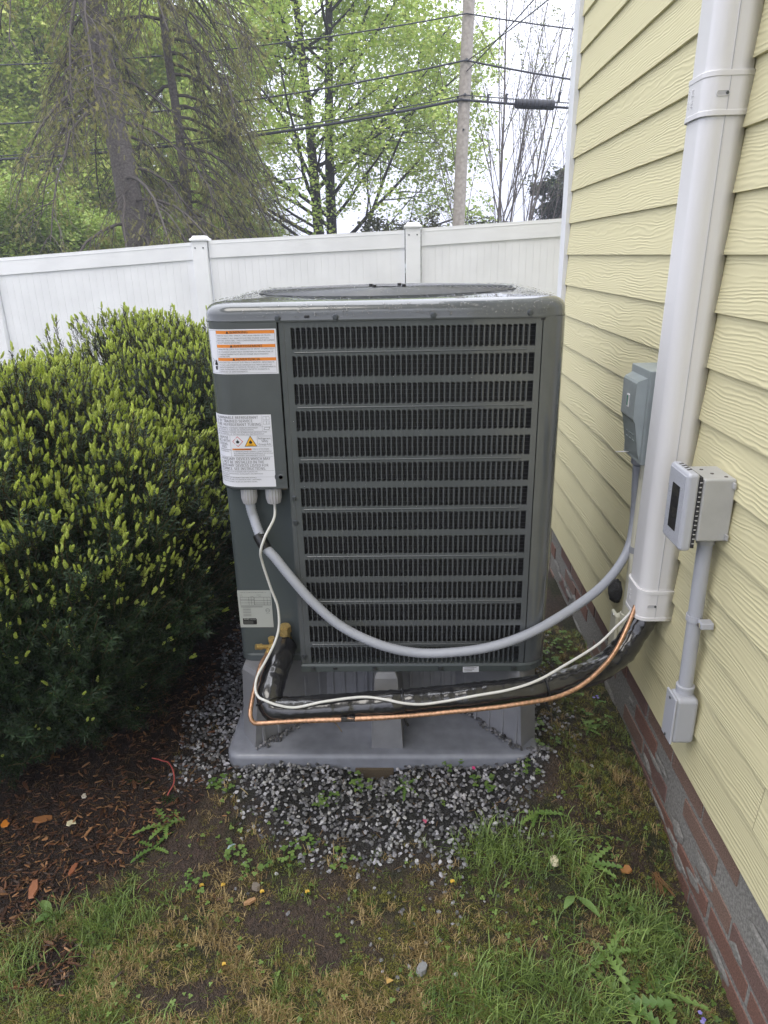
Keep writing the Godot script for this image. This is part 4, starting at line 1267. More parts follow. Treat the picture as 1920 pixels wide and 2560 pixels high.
# ------------------------------------------------------------------ air conditioner
func wall_strip(m: MB, pts: PackedVector2Array, y0: float, y1: float, o: Vector3, out_at: Vector2) -> void:
	var base := m.v.size()
	var N := pts.size()
	for i in N:
		var e := pts[mini(i + 1, N - 1)] - pts[maxi(i - 1, 0)]
		var nn := V2(e.y, -e.x).normalized()
		if nn.dot(pts[i] - out_at) < 0: nn = -nn
		m.vert(V(pts[i].x, y0, pts[i].y) - o, V(nn.x, 0, nn.y)); m.vert(V(pts[i].x, y1, pts[i].y) - o, V(nn.x, 0, nn.y))
	for i in N - 1:
		var p := base + i * 2
		m.face(p, p + 1, p + 3); m.face(p, p + 3, p + 2)

func arc(cx: float, cz: float, r: float, a0: float, a1: float, n := 8) -> PackedVector2Array:
	var o := PackedVector2Array()
	for i in n + 1:
		var a := deg_to_rad(lerpf(a0, a1, float(i) / n))
		o.append(V2(cx + cos(a) * r, cz + sin(a) * r))
	return o

func louver_mesh() -> ArrayMesh:     # one upright blade: thin web with flared, rounded ends and a lip bent inwards
	var m := MB.new()
	var H := 0.0522; var w := 0.0026; var r := 0.0058
	var pts := [[0.0, 0.0]]
	var prof := PackedVector2Array([V2(w, 0), V2(w, H)])
	for k in 6:
		var a := PI / 2 * k / 5
		prof.append(V2(-r + r * sin(a), H - r + r * cos(a)))
	prof[2] = V2(-r, H)
	for k in 6:
		var a := PI / 2 * (1.0 - k / 5.0)
		prof.append(V2(-r + r * sin(a), r - r * cos(a)))
	var t := Geometry2D.triangulate_polygon(prof)
	for i in range(0, t.size(), 3):
		m.tri(V(prof[t[i]].x, prof[t[i]].y, 0), V(prof[t[i + 1]].x, prof[t[i + 1]].y, 0), V(prof[t[i + 2]].x, prof[t[i + 2]].y, 0), V(0, 0, 1))
	# the blade leans back into the cabinet
	var a := V(0.0004, 0.0045, -0.0004); var b := V(0.0004, H - 0.0045, -0.0004)
	var c := V(-0.0018, H - 0.008, -0.0075); var d := V(-0.0018, 0.008, -0.0075)
	m.quad(a, b, c, d, V(-0.93, 0, 0.36)); m.quad(a + V(0.0009, 0, 0), b + V(0.0009, 0, 0), c + V(0.0009, 0, 0), d + V(0.0009, 0, 0), V(0.93, 0, -0.36))
	return m.mesh()

func build_air_conditioner() -> void:
	var o := V(-0.045, 0.2835, -2.205)
	var ac := thing("air_conditioner", "large dark grey outdoor air conditioner with louvered front and wet round-cornered lid", "air conditioner", o)
	var mid := V2(-0.045, -2.205)
	# base pan, notched where the lower left panel is set back
	var bp := PackedVector2Array([V2(-0.305, -1.754)])
	bp.append_array(arc(0.332, -1.828, 0.074, 90, 0))
	bp.append_array(arc(0.332, -2.585, 0.074, 0, -90))
	bp.append_array(arc(-0.422, -2.585, 0.074, -90, -180))
	bp.append_array(arc(-0.456, -1.855, 0.040, 180, 90))
	bp.append(V2(-0.305, -1.815))
	var m := MB.new()
	m.loft(bp, 0.285, bp, 0.303, Transform3D(Basis(), -o), true, false)
	m.loft(bp, 0.303, grown(bp, -0.004), 0.3085, Transform3D(Basis(), -o), false, true)
	obj("base_pan", m, mats.dark_grey_paint, ac)
	# skin: right corner and side, back, left side
	m = MB.new()
	var run := PackedVector2Array([V2(0.341, FRONT)])
	run.append_array(arc(0.341, FRONT - 0.064, 0.064, 90, 0, 10))
	run.append(V2(0.405, -1.90))
	wall_strip(m, run, 0.309, 1.273, o, mid)
	obj("corner_panel", m, mats.grey_paint, ac)
	m = MB.new()
	wall_strip(m, PackedVector2Array([V2(0.401, -1.90), V2(0.401, -2.57)]), 0.309, 1.273, o, mid)
	run = PackedVector2Array([V2(0.405, -2.57)]); run.append_array(arc(0.341, -2.586, 0.064, 0, -90)); run.append_array(arc(-0.427, -2.586, 0.064, -90, -180)); run.append(V2(-0.491, -1.86))
	wall_strip(m, run, 0.309, 1.273, o, mid)
	obj("side_panel", m, mats.grey_paint, ac)
	# lower left panel, set back behind the pipe connections
	m = MB.new()
	run = PackedVector2Array([V2(-0.302, -1.8185)]); run.append_array(arc(-0.470, -1.8395, 0.021, 90, 180, 5)); run.append(V2(-0.491, -1.87))
	wall_strip(m, run, 0.309, 0.86, o, mid)
	m.quad(V(-0.3025, 0.309, FRONT - 0.002) - o, V(-0.3025, 1.27, FRONT - 0.002) - o, V(-0.3025, 1.27, -1.82) - o, V(-0.3025, 0.309, -1.82) - o, V(-1, 0, 0))
	obj("connection_panel", m, mats.dark_grey_paint, ac)
	# control box cover
	m = MB.new()
	var cz := FRONT + 0.004
	run = PackedVector2Array([V2(-0.3065, cz - 0.05), V2(-0.3065, cz - 0.0005)])
	wall_strip(m, run, 0.8435, 1.273, o, mid)
	run = PackedVector2Array([V2(-0.307, cz)]); run.append_array(arc(-0.431, cz - 0.06, 0.06, 90, 180, 10)); run.append(V2(-0.491, -1.95))
	wall_strip(m, run, 0.847, 1.273, o, mid)
	var fl := run.duplicate(); fl.append(V2(-0.3065, -1.95))
	m.loft(grown(fl, -0.003), 0.843, fl, 0.847, Transform3D(Basis(), -o), true, false)
	obj("control_box_cover", m, mats.grey_paint, ac)
	m = MB.new()
	m.lathe(PackedVector2Array([V2(0.016, 0.0), V2(0.0155, 0.0012), V2(0.011, -0.0002), V2(0.0105, 0.0008), V2(0, 0.0008)]), 20, Transform3D(Basis(Vector3.RIGHT, PI / 2), V(-0.3235, 0.878, cz + 0.0006) - o), true)
	obj("screw_dimple", m, mats.grey_paint, ac)
	# louvered front panel
	var lp := MB.new()
	var zf := FRONT
	var T := 0.0022
	var px0 := -0.303; var px1 := 0.3385; var sx0 := -0.2745; var sx1 := 0.3235
	lp.box(V((px0 + sx0) / 2, 0.791, zf - T / 2) - o, V(sx0 - px0, 0.962, T))
	lp.box(V((px1 + sx1) / 2, 0.791, zf - T / 2) - o, V(px1 - sx1, 0.962, T))
	var pitch := 0.0688; var y_top := 1.2575; var open := 0.0522
	var yy := 1.272
	for k in 15:
		var nxt := y_top - k * pitch if k < 14 else 0.31
		lp.box(V((sx0 + sx1) / 2, (yy + nxt) / 2, zf - T / 2) - o, V(sx1 - sx0, yy - nxt, T))
		if k % 2 == 1 and k < 14:
			var path := PackedVector3Array([V(sx0 + 0.006, (yy + nxt) / 2, zf - 0.0005) - o, V(sx1 - 0.02, (yy + nxt) / 2, zf - 0.0005) - o])
			lp.tube(path, 0.0022, 8)
		yy = nxt - open
	lp.tube(PackedVector3Array([V(-0.291, 0.315, zf - 0.0006) - o, V(-0.291, 1.265, zf - 0.0006) - o]), 0.0016, 6)
	lp.box(V(px0 + 0.001, 0.791, zf - 0.012) - o, V(0.002, 0.962, 0.02))
	lp.box(V(sx0 - 0.0003, 0.791, zf - 0.008) - o, V(0.0014, 0.95, 0.0115))
	var panel := obj("louver_panel", lp, mats.grey_paint, ac)
	var lm := louver_mesh()
	var sp := (sx1 - sx0) / 44.0
	var rest := []
	for k in 14:
		for i in 44:
			var p := V(sx0 + (i + 1) * sp - 0.0032, y_top - k * pitch - open, zf) - o
			if i == 43: continue
			if k < 7 and k * 43 + i < 300:
				obj("louver", lm, mats.grey_paint, panel, p)
			else:
				rest.append(Transform3D(Basis(), p))
	multi("louvers", lm, rest, [], mats.grey_paint, panel)
	# louvers on the right side, seen only from the house wall
	var rs := []
	for k in 14:
		for i in 46:
			rs.append(Transform3D(Basis(Vector3.UP, PI / 2), V(0.4045, y_top - k * pitch - open, -1.93 - i * sp) - o))
	multi("side_louvers", lm, rs, [], mats.grey_paint, ac)
	# coil behind the louvers: dark fins and fine guard wires
	m = MB.new()
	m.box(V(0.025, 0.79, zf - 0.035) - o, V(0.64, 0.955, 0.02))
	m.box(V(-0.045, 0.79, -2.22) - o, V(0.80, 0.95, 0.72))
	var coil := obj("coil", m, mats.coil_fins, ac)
	m = MB.new()
	var y := 0.318
	while y < 1.262:
		m.box(V(0.024, y, zf - 0.0155) - o, V(0.618, 0.0013, 0.0013))
		y += 0.0107
	for i in 46: m.box(V(sx0 + (i + 0.2) * sp, 0.79, zf - 0.0178) - o, V(0.0016, 0.945, 0.0012))
	obj("coil_guard", m, mats.coil_wire, coil).set_meta("kind", "stuff")
	# lid with rounded edge and a round fan opening
	m = MB.new()
	var rows := ring_rows(-0.045, -2.205, 0.4525, 0.4495, 0.082, [[0.0025, 1.2705], [0.0, 1.2715], [0.0, 1.2775], [0.0015, 1.2785], [0.0015, 1.290], [0.003, 1.298], [0.008, 1.306], [0.016, 1.3125], [0.027, 1.3168], [0.04, 1.3188], [0.058, 1.3195]], 10)
	var circle := func(r: float, yc: float) -> PackedVector3Array:
		var row := PackedVector3Array()
		for q in rows[0]:
			var a := atan2(q.z + 2.205, q.x + 0.045)
			row.append(V(-0.045 + cos(a) * r, yc, -2.205 + sin(a) * r))
		return row
	rows.append(circle.call(0.388, 1.3215)); rows.append(circle.call(0.376, 1.3225)); rows.append(circle.call(0.368, 1.319)); rows.append(circle.call(0.366, 1.24)); rows.append(circle.call(0.366, 1.10))
	m.grid(rows, true)
	for i in m.v.size(): m.v[i] -= o
	var lid := obj("lid", m, mats.grey_paint, ac)
	# fan guard of concentric wires on radial bars, motor bolts in the middle
	m = MB.new()
	var gy := func(r: float) -> float: return 1.3245 + 0.0055 * (1.0 - pow(r / 0.376, 2.0))
	for k in 22:
		var r := 0.055 + (0.374 - 0.055) * k / 21.0
		var path := PackedVector3Array()
		for i in 65:
			var a := TAU * i / 64.0
			path.append(V(-0.045 + cos(a) * r, gy.call(r), -2.205 + sin(a) * r) - o)
		m.tube(path, 0.0013, 5, false)
	for k in 32:
		var a := TAU * (k + 0.5) / 32.0
		var path := PackedVector3Array()
		for i in 9:
			var r := lerpf(0.05 if k % 2 == 0 else 0.2, 0.377, i / 8.0)
			path.append(V(-0.045 + cos(a) * r, gy.call(r) - 0.003, -2.205 + sin(a) * r) - o)
		path.append(V(-0.045 + cos(a) * 0.381, 1.3195, -2.205 + sin(a) * 0.381) - o)
		m.tube(path, 0.0016, 5, false)
	var guard := obj("fan_guard", m, mats.black_wire, lid)
	for k in 4:
		m = MB.new()
		var a := TAU * (k + 0.4) / 4.0
		m.prism(6, 0.006, 1.328, 1.3385, Transform3D(Basis(), V(-0.045 + cos(a) * 0.062, 0, -2.205 + sin(a) * 0.062) - o))
		obj("motor_bolt", m, mats.black, lid)
	m = MB.new()
	m.lathe(PackedVector2Array([V2(0.0, 1.322), V2(0.085, 1.322), V2(0.085, 1.20), V2(0.05, 1.17), V2(0, 1.17)]), 24, Transform3D(Basis(), V(-0.045, 0, -2.205) - o))
	for k in 3:
		for s in 6:
			var a0 := TAU * k / 3.0 + s * 0.16; var a1 := a0 + 0.16
			m.quad(V(-0.045 + cos(a0) * 0.06, 1.19 + s * 0.006, -2.205 + sin(a0) * 0.06) - o, V(-0.045 + cos(a0) * 0.33, 1.18 + s * 0.012, -2.205 + sin(a0) * 0.33) - o, V(-0.045 + cos(a1) * 0.33, 1.192 + s * 0.012, -2.205 + sin(a1) * 0.33) - o, V(-0.045 + cos(a1) * 0.06, 1.196 + s * 0.006, -2.205 + sin(a1) * 0.06) - o, V(0, 1, 0))
	obj("fan", m, mats.black, lid)
	# screws
	for p in [[-0.303, 1.281, 0], [-0.162, 1.281, 0], [0.075, 1.2815, 0], [0.307, 1.283, 0], [-0.2925, 0.817, 0.0002], [-0.2925, 0.748, 0.0002], [-0.2925, 0.333, 0.0002], [-0.27, 0.296, 0.0065], [-0.09, 0.2955, 0.0065], [0.10, 0.2955, 0.0065], [0.31, 0.296, 0.0065]]:
		m = MB.new()
		var zz: float = FRONT + 0.0005 + p[2]
		if p[1] > 1.2: zz = -2.205 + 0.448 + 0.0005
		var xf := Transform3D(Basis(Vector3.RIGHT, PI / 2), V(p[0], p[1], zz) - o)
		m.lathe(PackedVector2Array([V2(0.0078, 0.0), V2(0.0076, 0.0013), V2(0.005, 0.0018)]), 14, xf)
		m.prism(6, 0.0048, 0.0016, 0.0055, xf)
		obj("screw", m, mats.screw_metal, ac)
	for p in [[-0.232, 1.283, 1], [-0.205, 0.2955, 0]]:
		m = MB.new()
		m.rbox(V(p[0], p[1], (FRONT + 0.0065 if p[2] == 0 else -1.757)) - o, V(0.0125, 0.0065, 0.003), 0.0014, 1)
		obj("slot", m, mats.black, ac)
	m = MB.new()
	m.box(V(0.3395, 1.2685, FRONT + 0.0005) - o, V(0.011, 0.006, 0.002))
	obj("seam_notch", m, mats.black, ac)
	build_labels(ac, o)
	# cable glands under the control box
	for p in [[-0.4185, -1.787], [-0.352, -1.787]]:
		m = MB.new()
		var pr := PackedVector2Array()
		for i in 64:
			var a := TAU * i / 64.0
			pr.append(V2(cos(a), sin(a)) * (0.0205 + (0.0011 if i % 4 < 2 else -0.0006)))
		m.loft(pr, 0.812, pr, 0.846, Transform3D(Basis(), V(p[0], 0, p[1]) - o), false, false)
		m.loft(scaled(pr, 0.82), 0.797, pr, 0.812, Transform3D(Basis(), V(p[0], 0, p[1]) - o), true, false)
		obj("cable_gland", m, mats.fitting_plastic, ac)
	# brass service valves
	var sv := obj("service_valve", brass_body(V(-0.352, 0.338, -1.795) - o, 0.40 - 0.338), mats.brass, ac)
	m = MB.new()
	m.prism(6, 0.0185, 0.0, 0.019, Transform3D(Basis(Vector3.RIGHT, 0.12), V(-0.3505, 0.3955, -1.793) - o))
	m.prism(16, 0.0155, 0.019, 0.021, Transform3D(Basis(Vector3.RIGHT, 0.12), V(-0.3505, 0.3955, -1.793) - o))
	obj("valve_cap", m, mats.brass, sv)
	m = MB.new()
	port(m, V(-0.366, 0.358, -1.793) - o, V(-0.400, 0.353, -1.775) - o, 0.0062, 0.0075)
	obj("service_port", m, mats.brass, sv)
	var lv := MB.new()
	port(lv, V(-0.392, 0.352, -1.815) - o, V(-0.401, 0.335, -1.765) - o, 0.009, 0.0105)
	port(lv, V(-0.397, 0.35, -1.785) - o, V(-0.434, 0.362, -1.765) - o, 0.0065, 0.0085)
	var l2 := obj("liquid_valve", lv, mats.brass, ac)
	m = MB.new()
	m.prism(6, 0.0105, 0.0, 0.014, Transform3D(Basis(Vector3.RIGHT, 0.1), V(-0.393, 0.360, -1.797) - o))
	obj("valve_cap", m, mats.brass, l2)

func brass_body(p: Vector3, h: float) -> MB:
	var m := MB.new()
	m.lathe(PackedVector2Array([V2(0.017, -0.01), V2(0.0175, 0.006), V2(0.0148, 0.012), V2(0.0142, h * 0.55), V2(0.0158, h * 0.62), V2(0.0158, h * 0.95), V2(0.013, h), V2(0, h)]), 20, Transform3D(Basis(), p))
	m.tube(PackedVector3Array([p + V(0.0, 0.02, -0.005), p + V(0.004, 0.02, -0.03)]), 0.012, 12)
	return m

func port(m: MB, a: Vector3, b: Vector3, r: float, r2: float) -> void:
	m.tube(PackedVector3Array([a, a.lerp(b, 0.55), a.lerp(b, 0.56), b]), PackedFloat32Array([r, r, r2, r2]), 10)
	m.tube(PackedVector3Array([a.lerp(b, 0.62), a.lerp(b, 0.66), a.lerp(b, 0.7)]), PackedFloat32Array([r2 * 1.12, r2 * 1.15, r2 * 1.12]), 10)

# ------------------------------------------------------------------ pipes and cables in front of the machine
func build_lines() -> void:
	# insulated suction pipe
	var sp := spline([V(-0.354, 0.352, -1.792), V(-0.362, 0.335, -1.73), V(-0.371, 0.311, -1.67), V(-0.374, 0.289, -1.628), V(-0.362, 0.266, -1.607), V(-0.319, 0.261, -1.605), V(-0.224, 0.262, -1.610), V(-0.098, 0.267, -1.620), V(-0.035, 0.272, -1.620), V(0.092, 0.277, -1.630), V(0.219, 0.285, -1.640), V(0.348, 0.288, -1.660), V(0.456, 0.295, -1.690), V(0.542, 0.302, -1.730), V(0.614, 0.337, -1.765), V(0.658, 0.391, -1.790), V(0.684, 0.445, -1.803), V(0.688, 0.52, -1.805)], 8)
	sp = resample(sp, 0.008)
	var rad := PackedFloat32Array()
	for i in sp.size():
		var f := float(i) / sp.size()
		var r := 0.0362 + nz2.get_noise_1d(i * 0.35) * 0.0016 + nz.get_noise_1d(i * 0.07) * 0.002
		if i % 34 < 3: r -= 0.0012
		for tie in [0.395, 0.67]:
			r -= 0.0035 * exp(-pow((f - tie) / 0.008, 2.0))
		rad.append(r)
	var m := MB.new()
	m.tube(sp, rad, 40, true, 4.0)
	for i in m.v.size():       # puckers of the wrapped tape
		var q := nz.get_noise_3d(m.v[i].x * 9.0, m.v[i].y * 26.0, m.v[i].z * 26.0)
		var low := clampf(0.2 - m.n[i].y, 0.0, 1.0)
		m.v[i] += m.n[i] * (q * 0.0024 + low * 0.0011 * sin(float(i / 41) * 2.1))
	renormal(m, 41)
	var su := obj("insulated_pipe", m, mats.black_wrap)
	tag(su, "thick black foam-wrapped pipe sweeping from the brass valve to the white duct", "insulated pipe")
	for e in [[0.395, 0.0350, true], [0.67, 0.0358, true], [0.135, 0.0375, false]]:
		var i := int(e[0] * sp.size())
		var dir := (sp[i + 1] - sp[i]).normalized()
		m = MB.new()
		var ring := PackedVector3Array()
		var sd := dir.cross(Vector3.UP).normalized()
		for k in 25:
			var a := TAU * k / 24.0
			ring.append(sp[i] + (sd * cos(a) + dir.cross(sd) * sin(a)) * (e[1] + 0.001))
		m.tube(ring, 0.0026, 6, false)
		if e[2]:
			var b := sp[i] + V(0.003, -0.012, 0.027)
			m.rbox(b, V(0.009, 0.007, 0.009), 0.0015, 1)
			m.tube(spline([b, b + V(0.001, -0.022, 0.004), b + V(0.006, -0.034, 0.006)], 4), 0.0032, 6)
			m.tube(spline([b + V(0.006, -0.034, 0.006), b + V(0.009, -0.040, 0.006)], 2), 0.0045, 6)
		obj("cable_tie", m, mats.tape, su)
	# bare copper liquid line
	m = MB.new()
	var cp := resample(spline([V(-0.401, 0.337, -1.768), V(-0.413, 0.331, -1.71), V(-0.418, 0.301, -1.630), V(-0.4185, 0.280, -1.578), V(-0.4165, 0.264, -1.566), V(-0.409, 0.2525, -1.562), V(-0.391, 0.2495, -1.562), V(-0.283, 0.251, -1.570), V(-0.159, 0.252, -1.575), V(-0.035, 0.255, -1.580), V(0.152, 0.268, -1.590), V(0.313, 0.283, -1.600), V(0.415, 0.293, -1.620), V(0.495, 0.321, -1.650), V(0.566, 0.366, -1.695), V(0.612, 0.420, -1.740), V(0.646, 0.485, -1.775)], 8), 0.012)
	for i in cp.size(): cp[i] += V(0, nz2.get_noise_1d(i * 0.12) * 0.0014, 0)
	m.tube(cp, 0.0063, 12)
	var cu := obj("copper_pipe", m, mats.copper)
	tag(cu, "bare bent copper pipe running below the black insulated pipe", "copper pipe")
	m = MB.new()
	m.tube(PackedVector3Array([V(-0.175, 0.2518, -1.5743), V(-0.138, 0.2524, -1.5763)]), 0.0069, 12)
	obj("solder_joint", m, mats.bark_dark, cu)
	m = MB.new()
	m.tube(PackedVector3Array([V(-0.262, 0.2513, -1.571), V(-0.178, 0.2518, -1.5743)]), 0.0072, 12)
	m.tube(PackedVector3Array([V(-0.137, 0.2524, -1.5763), V(-0.055, 0.2545, -1.5795)]), 0.0072, 12)
	obj("coupling", m, mats.copper, cu)
	# white control cable
	m = MB.new()
	m.tube(spline([V(-0.352, 0.81, -1.787), V(-0.3515, 0.783, -1.787), V(-0.353, 0.756, -1.770), V(-0.374, 0.717, -1.735), V(-0.387, 0.679, -1.727), V(-0.388, 0.640, -1.740), V(-0.372, 0.561, -1.745), V(-0.356, 0.506, -1.740), V(-0.354, 0.453, -1.730), V(-0.364, 0.413, -1.710), V(-0.387, 0.372, -1.680), V(-0.406, 0.346, -1.640), V(-0.409, 0.322, -1.615), V(-0.397, 0.314, -1.590), V(-0.378, 0.311, -1.578), V(-0.344, 0.300, -1.572), V(-0.295, 0.290, -1.575), V(-0.220, 0.301, -1.585), V(-0.122, 0.306, -1.598), V(-0.059, 0.303, -1.592), V(-0.009, 0.296, -1.585), V(0.040, 0.290, -1.588), V(0.102, 0.294, -1.595), V(0.189, 0.309, -1.600), V(0.276, 0.320, -1.610), V(0.353, 0.335, -1.630), V(0.434, 0.357, -1.670), V(0.532, 0.390, -1.720), V(0.593, 0.420, -1.765), V(0.634, 0.452, -1.785), V(0.668, 0.50, -1.80)], 8), 0.0037, 10)
	tag(obj("control_cable", m, mats.cable_white), "thin white cable drooping from the right gland along the black pipe", "cable")
	# corrugated grey whip
	var wp := resample(spline([V(-0.4185, 0.80, -1.787), V(-0.416, 0.775, -1.787), V(-0.411, 0.755, -1.785), V(-0.399, 0.723, -1.770), V(-0.380, 0.684, -1.750), V(-0.351, 0.652, -1.740), V(-0.309, 0.596, -1.730), V(-0.249, 0.523, -1.720), V(-0.174, 0.456, -1.710), V(-0.072, 0.406, -1.700), V(0.030, 0.380, -1.700), V(0.133, 0.381, -1.700), V(0.236, 0.392, -1.710), V(0.342, 0.414, -1.740), V(0.456, 0.446, -1.800), V(0.566, 0.479, -1.880), V(0.643, 0.521, -1.950), V(0.690, 0.575, -2.005), V(0.703, 0.66, -2.03), V(0.695, 0.76, -2.02), V(0.685, 0.83, -2.0)], 10), 0.0023)
	rad = PackedFloat32Array()
	for i in wp.size(): rad.append(0.0131 + (0.0007 if i % 3 == 0 else -0.0002))
	m = MB.new()
	m.tube(wp, rad, 16)
	var wh := obj("flexible_conduit", m, mats.grey_conduit)
	tag(wh, "grey corrugated conduit drooping across the louvers to the disconnect box", "conduit")
	m = MB.new()
	var a := V(-0.399, 0.712, -1.766); var b := V(-0.376, 0.676, -1.748)
	m.tube(PackedVector3Array([a, a.lerp(b, 0.3), a.lerp(b, 0.7), b]), PackedFloat32Array([0.0162, 0.0172, 0.0168, 0.0160]), 14)
	obj("tape_wrap", m, mats.tape, wh)

func renormal(m: MB, cols: int) -> void:
	var R0 := (m.v.size()) / cols
	for i in R0:
		for j in cols:
			var k := i * cols + j
			if k >= m.v.size(): return
			var u := mini(i + 1, R0 - 1) * cols + j; var d := maxi(i - 1, 0) * cols + j
			var r := i * cols + (j + 1 if j < cols - 1 else 1); var l := i * cols + (j - 1 if j > 0 else cols - 2)
			if maxi(maxi(u, r), maxi(d, l)) >= m.v.size(): return
			var nn := (m.v[u] - m.v[d]).cross(m.v[r] - m.v[l]).normalized()
			if nn.dot(m.n[k]) < 0: nn = -nn
			if nn != Vector3.ZERO and nn.dot(m.n[k]) > 0.3: m.n[k] = nn

# ------------------------------------------------------------------ fittings on the house wall
func duct_outline(grow_by: float, xb: float, xf: float, z0: float, z1: float, r: float) -> PackedVector2Array:
	var o := PackedVector2Array()
	var g := grow_by
	o.append(V2(xb, z0 + g)); o.append(V2(lerpf(xb, xf, 0.3), z0 + g))
	o.append(V2(xf + r + 0.002, z0 + g))
	if r > 0.0:
		for k in 9:
			var a := deg_to_rad(90.0 + 90.0 * k / 8.0)
			o.append(V2(xf - g + r + cos(a) * r, z0 + g - r + sin(a) * r))
		o.append(V2(xf - g, z0 - r - 0.002)); o.append(V2(xf - g, z1 + r + 0.002))
		for k in 9:
			var a := deg_to_rad(180.0 + 90.0 * k / 8.0)
			o.append(V2(xf - g + r + cos(a) * r, z1 - g + r + sin(a) * r))
	else:
		o.append(V2(xf, z0 + g)); o.append(V2(xf, z1 - g))
	o.append(V2(xf + r + 0.002, z1 - g)); o.append(V2(lerpf(xb, xf, 0.3), z1 - g)); o.append(V2(xb, z1 - g))
	return o

func duct_piece(m: MB, pl: PackedVector2Array, ys: Array, lean: float, grows: Array, o: Vector3, capped := true) -> void:
	var rows := []
	var mid := V2(0.70, -1.804)
	for i in ys.size():
		var row := PackedVector3Array()
		for q in pl:
			var d = (q - mid).normalized() * grows[i]
			row.append(V(q.x + d.x, ys[i], q.y + d.y + lean * (ys[i] - 0.45)) - o)
		rows.append(row)
	for i in rows.size() - 1: m.grid([rows[i], rows[i + 1]], true, true)
	if capped:
		var t := Geometry2D.triangulate_polygon(pl)
		for i in range(0, t.size(), 3):
			m.tri(rows[-1][t[i]], rows[-1][t[i + 1]], rows[-1][t[i + 2]], V(0, 1, 0))

